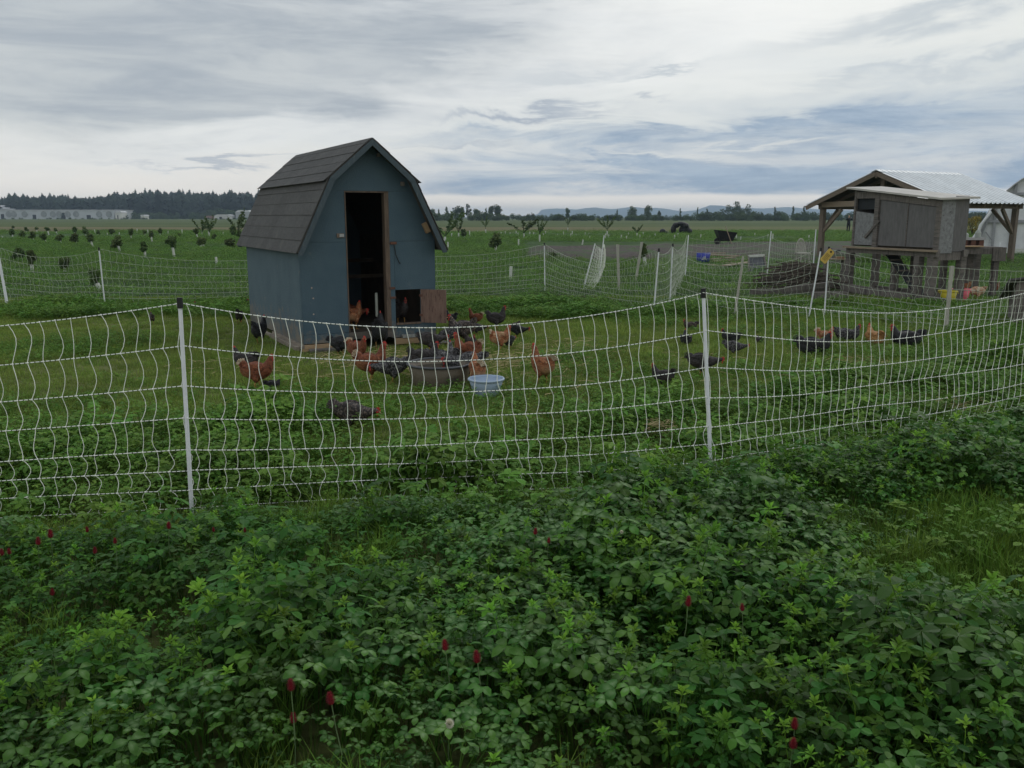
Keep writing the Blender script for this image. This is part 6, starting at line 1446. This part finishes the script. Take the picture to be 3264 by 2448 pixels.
H(3074, 936, 185, 'buffrust', 'peck', 'rust hen feeding behind the pink tub', 0.66, group=CG); H(3110, 957, 185, 'pale', 'low', 'cream and rust hen with white tail, right of the pink tub', 0.95, group=CG)
H(3168, 938, 20, 'rust', 'stand', 'dark rust hen facing right under the workbench end', 0.66, group=CG)

# ================================================================== tubs and bowls
def tub(name, label, cat, px, py, r0, r1, h, material, lip=.012, rimm=None, n=36, water=None, rot=0):
    x, y = ground(px, py); t = thing(name, label, cat, (x, y, gz(x, y)), rot)
    MB().lathe([(.001, 0), (r0 * .96, 0), (r0, .01), (r0 + (r1 - r0) * .5, h * .5), (r1, h - .01), (r1 - lip * .4, h - .008), (r0 + (r1 - r0) * .5 - lip, h * .5), (r0 - lip, .02), (.001, .018)], n, wob=0).build('bowl', material, t, smooth=True)
    rim = [(r1 - lip * .6, h - .012), (r1 + lip * 1.2, h - .016), (r1 + lip * 1.5, h - .004), (r1 + lip * .8, h + .004), (r1 - lip * .6, h + .002)]
    MB().lathe(rim + rim[:1], n, cap=False).build('rim', rimm or material, t, smooth=True)
    if water: MB().lathe([(.001, 0), (r0 + (r1 - r0) * water - lip, 0), (r0 + (r1 - r0) * water - lip, .003), (.001, .003)], n).build('water', mat('still_water', (.02, .022, .02), rough=.05, spec=.6), t, loc=(0, 0, h * water))
    return t
m_tubb = mat('muddy_black_rubber', (.045, .045, .048), (.030, .030, .032), scale=9, rough=.6, bump=.3, c3=(.15, .125, .095), c3amt=.78, c3scale=2.5)
tub('water_tub', 'wide muddy black rubber tub that hens drink from, in front of the shed', 'tub', 1402, 1222, .265, .305, .215, m_tubb, .014, mat('rubber_rim', (.075, .08, .088), (.05, .052, .06), scale=10, rough=.45), water=.72)
m_wb = mat('pale_blue_plastic', (.38, .47, .60), (.32, .41, .54), scale=6, rough=.4, c3=(.38, .40, .40), c3amt=.15, c3scale=8)
tub('basin', 'pale blue white plastic basin on the grass right of the black tub', 'basin', 1550, 1256, .118, .158, .155, m_wb, .008)
def bucket(px, py, col, col2, label, sc=1.0):
    m = mat('bucket_' + label.split()[0], col, col2, scale=5, rough=.45)
    t = tub('feed_tub', label, 'tub', px, py, .130 * sc, .160 * sc, .235 * sc, m, .010)
    for s_ in (-1, 1): MB().tube([(s_ * .155 * sc, -.04, .21 * sc), (s_ * .185 * sc, -.03, .19 * sc), (s_ * .185 * sc, .03, .19 * sc), (s_ * .155 * sc, .04, .21 * sc)], .009, 6).build('handle', m, t)
    return t
bucket(3018, 966, (.58, .50, .035), (.50, .42, .03), 'yellow plastic feed tub under the coop edge, beside the pink tub'); bucket(3060, 958, (.80, .17, .22), (.70, .14, .19), 'pink plastic feed tub between the yellow tub and the hens', 1.0)

# ================================================================== straw
m_straw = mat('straw', (.50, .42, .22), (.34, .28, .14), scale=20, rough=.8, rnd=.2)
rd = random.Random(5)
def straws(spots, name, L0=.06, L1=.22):
    mb = MB()
    for cx2, cy3, r_, n, *hh in spots:
        for i in range(n):
            a = rd.uniform(0, 6.28); q = r_ * math.sqrt(rd.random()); x = cx2 + math.cos(a) * q; y = cy3 + math.sin(a) * q * .8; b = rd.uniform(0, 3.14); L_ = rd.uniform(L0, L1) / 2; z = gz(x, y) + rd.uniform(.012, hh[0] if hh else .05)
            d = Vector((math.cos(b) * L_, math.sin(b) * L_, rd.uniform(-.012, .012))); p = Vector((x, y, z)); mb.tube([p - d, p + Vector((0, 0, rd.uniform(0, .012))), p + d], rd.uniform(.0018, .0034), 3, cap=False)
    return mb.build(name, m_straw, kind='stuff')
straws([(-1.3, 9.9, 1.1, 330), (-.4, 9.4, 1.3, 260), (.2, 10.2, 1.2, 130), (1.8, 9.6, 2.0, 45), (-2.6, 9.2, 1.2, 50), (-.3, 8.2, 1.2, 60)], 'loose_straw')
a = ground(2108, 1392); straws([(a[0], a[1], .11, 170, .14)], 'straw_wisp', .03, .10); a = ground(3080, 1312); straws([(a[0], a[1], .25, 190, .12)], 'straw_wisp', .03, .12); a = ground(2730, 1165); straws([(a[0], a[1], .35, 90, .07)], 'straw_wisp', .03, .1)

a = ground(1800, 960); mb = MB()
for i in range(60):
    b = rd.uniform(-.4, .6); L_ = rd.uniform(.1, .3); p = Vector((a[0] + rd.gauss(0, .22), a[1] + rd.gauss(0, .2), gz(*a) + rd.uniform(.02, .10))); d = Vector((math.cos(b) * L_, math.sin(b) * L_, rd.uniform(-.05, .06)))
    mb.tube([p - d, p + d], [.006, .003], 4, cap=False)
mb.build('dry_twigs', st, kind='stuff')
# ================================================================== crimson clover blooms
m_crim = mat('crimson_petals', (.34, .012, .022), (.17, .008, .016), scale=90, rough=.6, bump=.8, bscale=300)
m_wht = mat('white_petals', (.75, .74, .62), (.55, .52, .35), scale=90, rough=.6)
m_stem = mat('hairy_stem', (.11, .17, .07), (.08, .13, .05), scale=20)
bl = MB(); rd = random.Random(3)
for i in range(110):
    t_ = i / 109; a = i * 2.39996; rr = .0085 * math.sin(math.pi * min(1, .18 + .82 * t_)) ** .6 * (1.12 - .45 * t_) + .0015; z = .034 * t_
    d = Vector((math.cos(a), math.sin(a), .9)).normalized(); p = Vector((math.cos(a) * rr, math.sin(a) * rr, z)); s_ = Vector((-math.sin(a), math.cos(a), 0)) * .0016
    bl.add([p - s_, p + s_, p + d * .0065 + Vector((0, 0, .001))], [(0, 1, 2)])
bl.lathe([(.001, -.001), (.0075, .003), (.0085, .012), (.006, .026), (.001, .036)], 8); BLM = bl.mesh('bloom', m_crim)
wb = MB()
for i in range(120):
    z = 1 - 2 * (i + .5) / 120; a = i * 2.39996; r_ = math.sqrt(1 - z * z); d = Vector((math.cos(a) * r_, math.sin(a) * r_, z)); s_ = d.cross(Vector((0, 0, 1.01))).normalized() * .0022; p = d * .005
    wb.add([p - s_, p + s_, d * .0135 + Vector((0, 0, .002))], [(0, 1, 2)])
WBM = wb.mesh('bloom', m_wht); STM = MB().tube([(0, 0, -.16), (.004, .002, -.08), (0, 0, 0)], [.0018, .0017, .0015], 5).mesh('stem', m_stem)
def bloom(px, py, label, sc=1.0, white=False, tilt=.15, grp='crimson clover blooms in the foreground stand'):
    z = .35
    for _ in range(6):
        x, y = ground(px, py, z); z = gz(x, y) + max(.05, canopy(x, y)) * 1.16 + .03
    x, y = ground(px, py, z)
    t = thing('white_clover_flower' if white else 'crimson_clover_flower', label, 'flower', (x, y, z - .02), rd.uniform(0, 6), grp if not white else 'white clover blooms'); t.rotation_euler.x = tilt * rd.uniform(-1, 1); t.scale = (sc * .82,) * 3
    put('bloom', WBM if white else BLM, t); put('stem', STM, t)
for px, py, lb, s_ in [(160, 1700, 'large crimson bloom, upper of two close together at the left', 1.25), (121, 1722, 'crimson bloom lower left of the large one at the left', 1.15), (4, 1756, 'crimson bloom cut by the left edge of the photo', 1.0),
    (29, 1752, 'small crimson bloom beside the one at the left edge', .9), (278, 1683, 'crimson bloom just below the netting at the left', .9), (302, 1749, 'dull crimson bloom with woolly tip below the one under the netting', .9), (366, 1717, 'faded crimson bloom, left of the near post foot', .8),
    (537, 1670, 'crimson bloom beside the foot of the near post, left side', 1.0), (680, 1681, 'tiny red bloom right of the near post foot', .7), (780, 1682, 'small red bloom second to the right of the near post', .7), (165, 1882, 'dark crimson bloom low at the left, below the pair', 1.0),
    (927, 2177, 'crimson bloom on a pale stalk, bottom left of centre', 1.0), (1056, 2221, 'tilted crimson bloom in the bottom part, beside a notched leaf', 1.1), (934, 2283, 'crimson bloom lowest at bottom left of centre', 1.0), (1420, 2053, 'bright crimson bloom, upper of the two in the middle', 1.15),
    (1522, 2092, 'bright crimson bloom, lower right of the two in the middle', 1.25), (1706, 1689, 'crimson bloom in the middle just in front of the netting', .95), (1749, 1716, 'smaller crimson bloom right below the middle one by the netting', .8), (2193, 1913, 'crimson bloom standing alone right of centre', 1.1),
    (2367, 1929, 'dull red bloom in shade far right of centre', .85), (2533, 2302, 'crimson bloom, upper of two near the bottom right', 1.05), (2528, 2363, 'crimson bloom, lower of two near the bottom right', 1.0)]:
    bloom(px, py, lb, s_)
bloom(1432, 2287, 'white clover bloom at the bottom centre', 1.35, True); bloom(1982, 1681, 'small white clover bloom right of the middle near the netting', .8, True)

# ================================================================== haze
hm = bpy.data.materials.new('thin_haze'); hm.use_nodes = True; t = hm.node_tree; t.nodes.clear()
vo = t.nodes.new('ShaderNodeVolumePrincipled'); vo.inputs['Color'].default_value = (.62, .80, 1.0, 1); vo.inputs['Density'].default_value = .00027; vo.inputs['Anisotropy'].default_value = .2
oo = t.nodes.new('ShaderNodeOutputMaterial'); t.links.new(vo.outputs[0], oo.inputs['Volume'])
MB().b2(-5600, 5600, -75, 5700, -1.2, 50).build('haze', hm, kind='stuff')
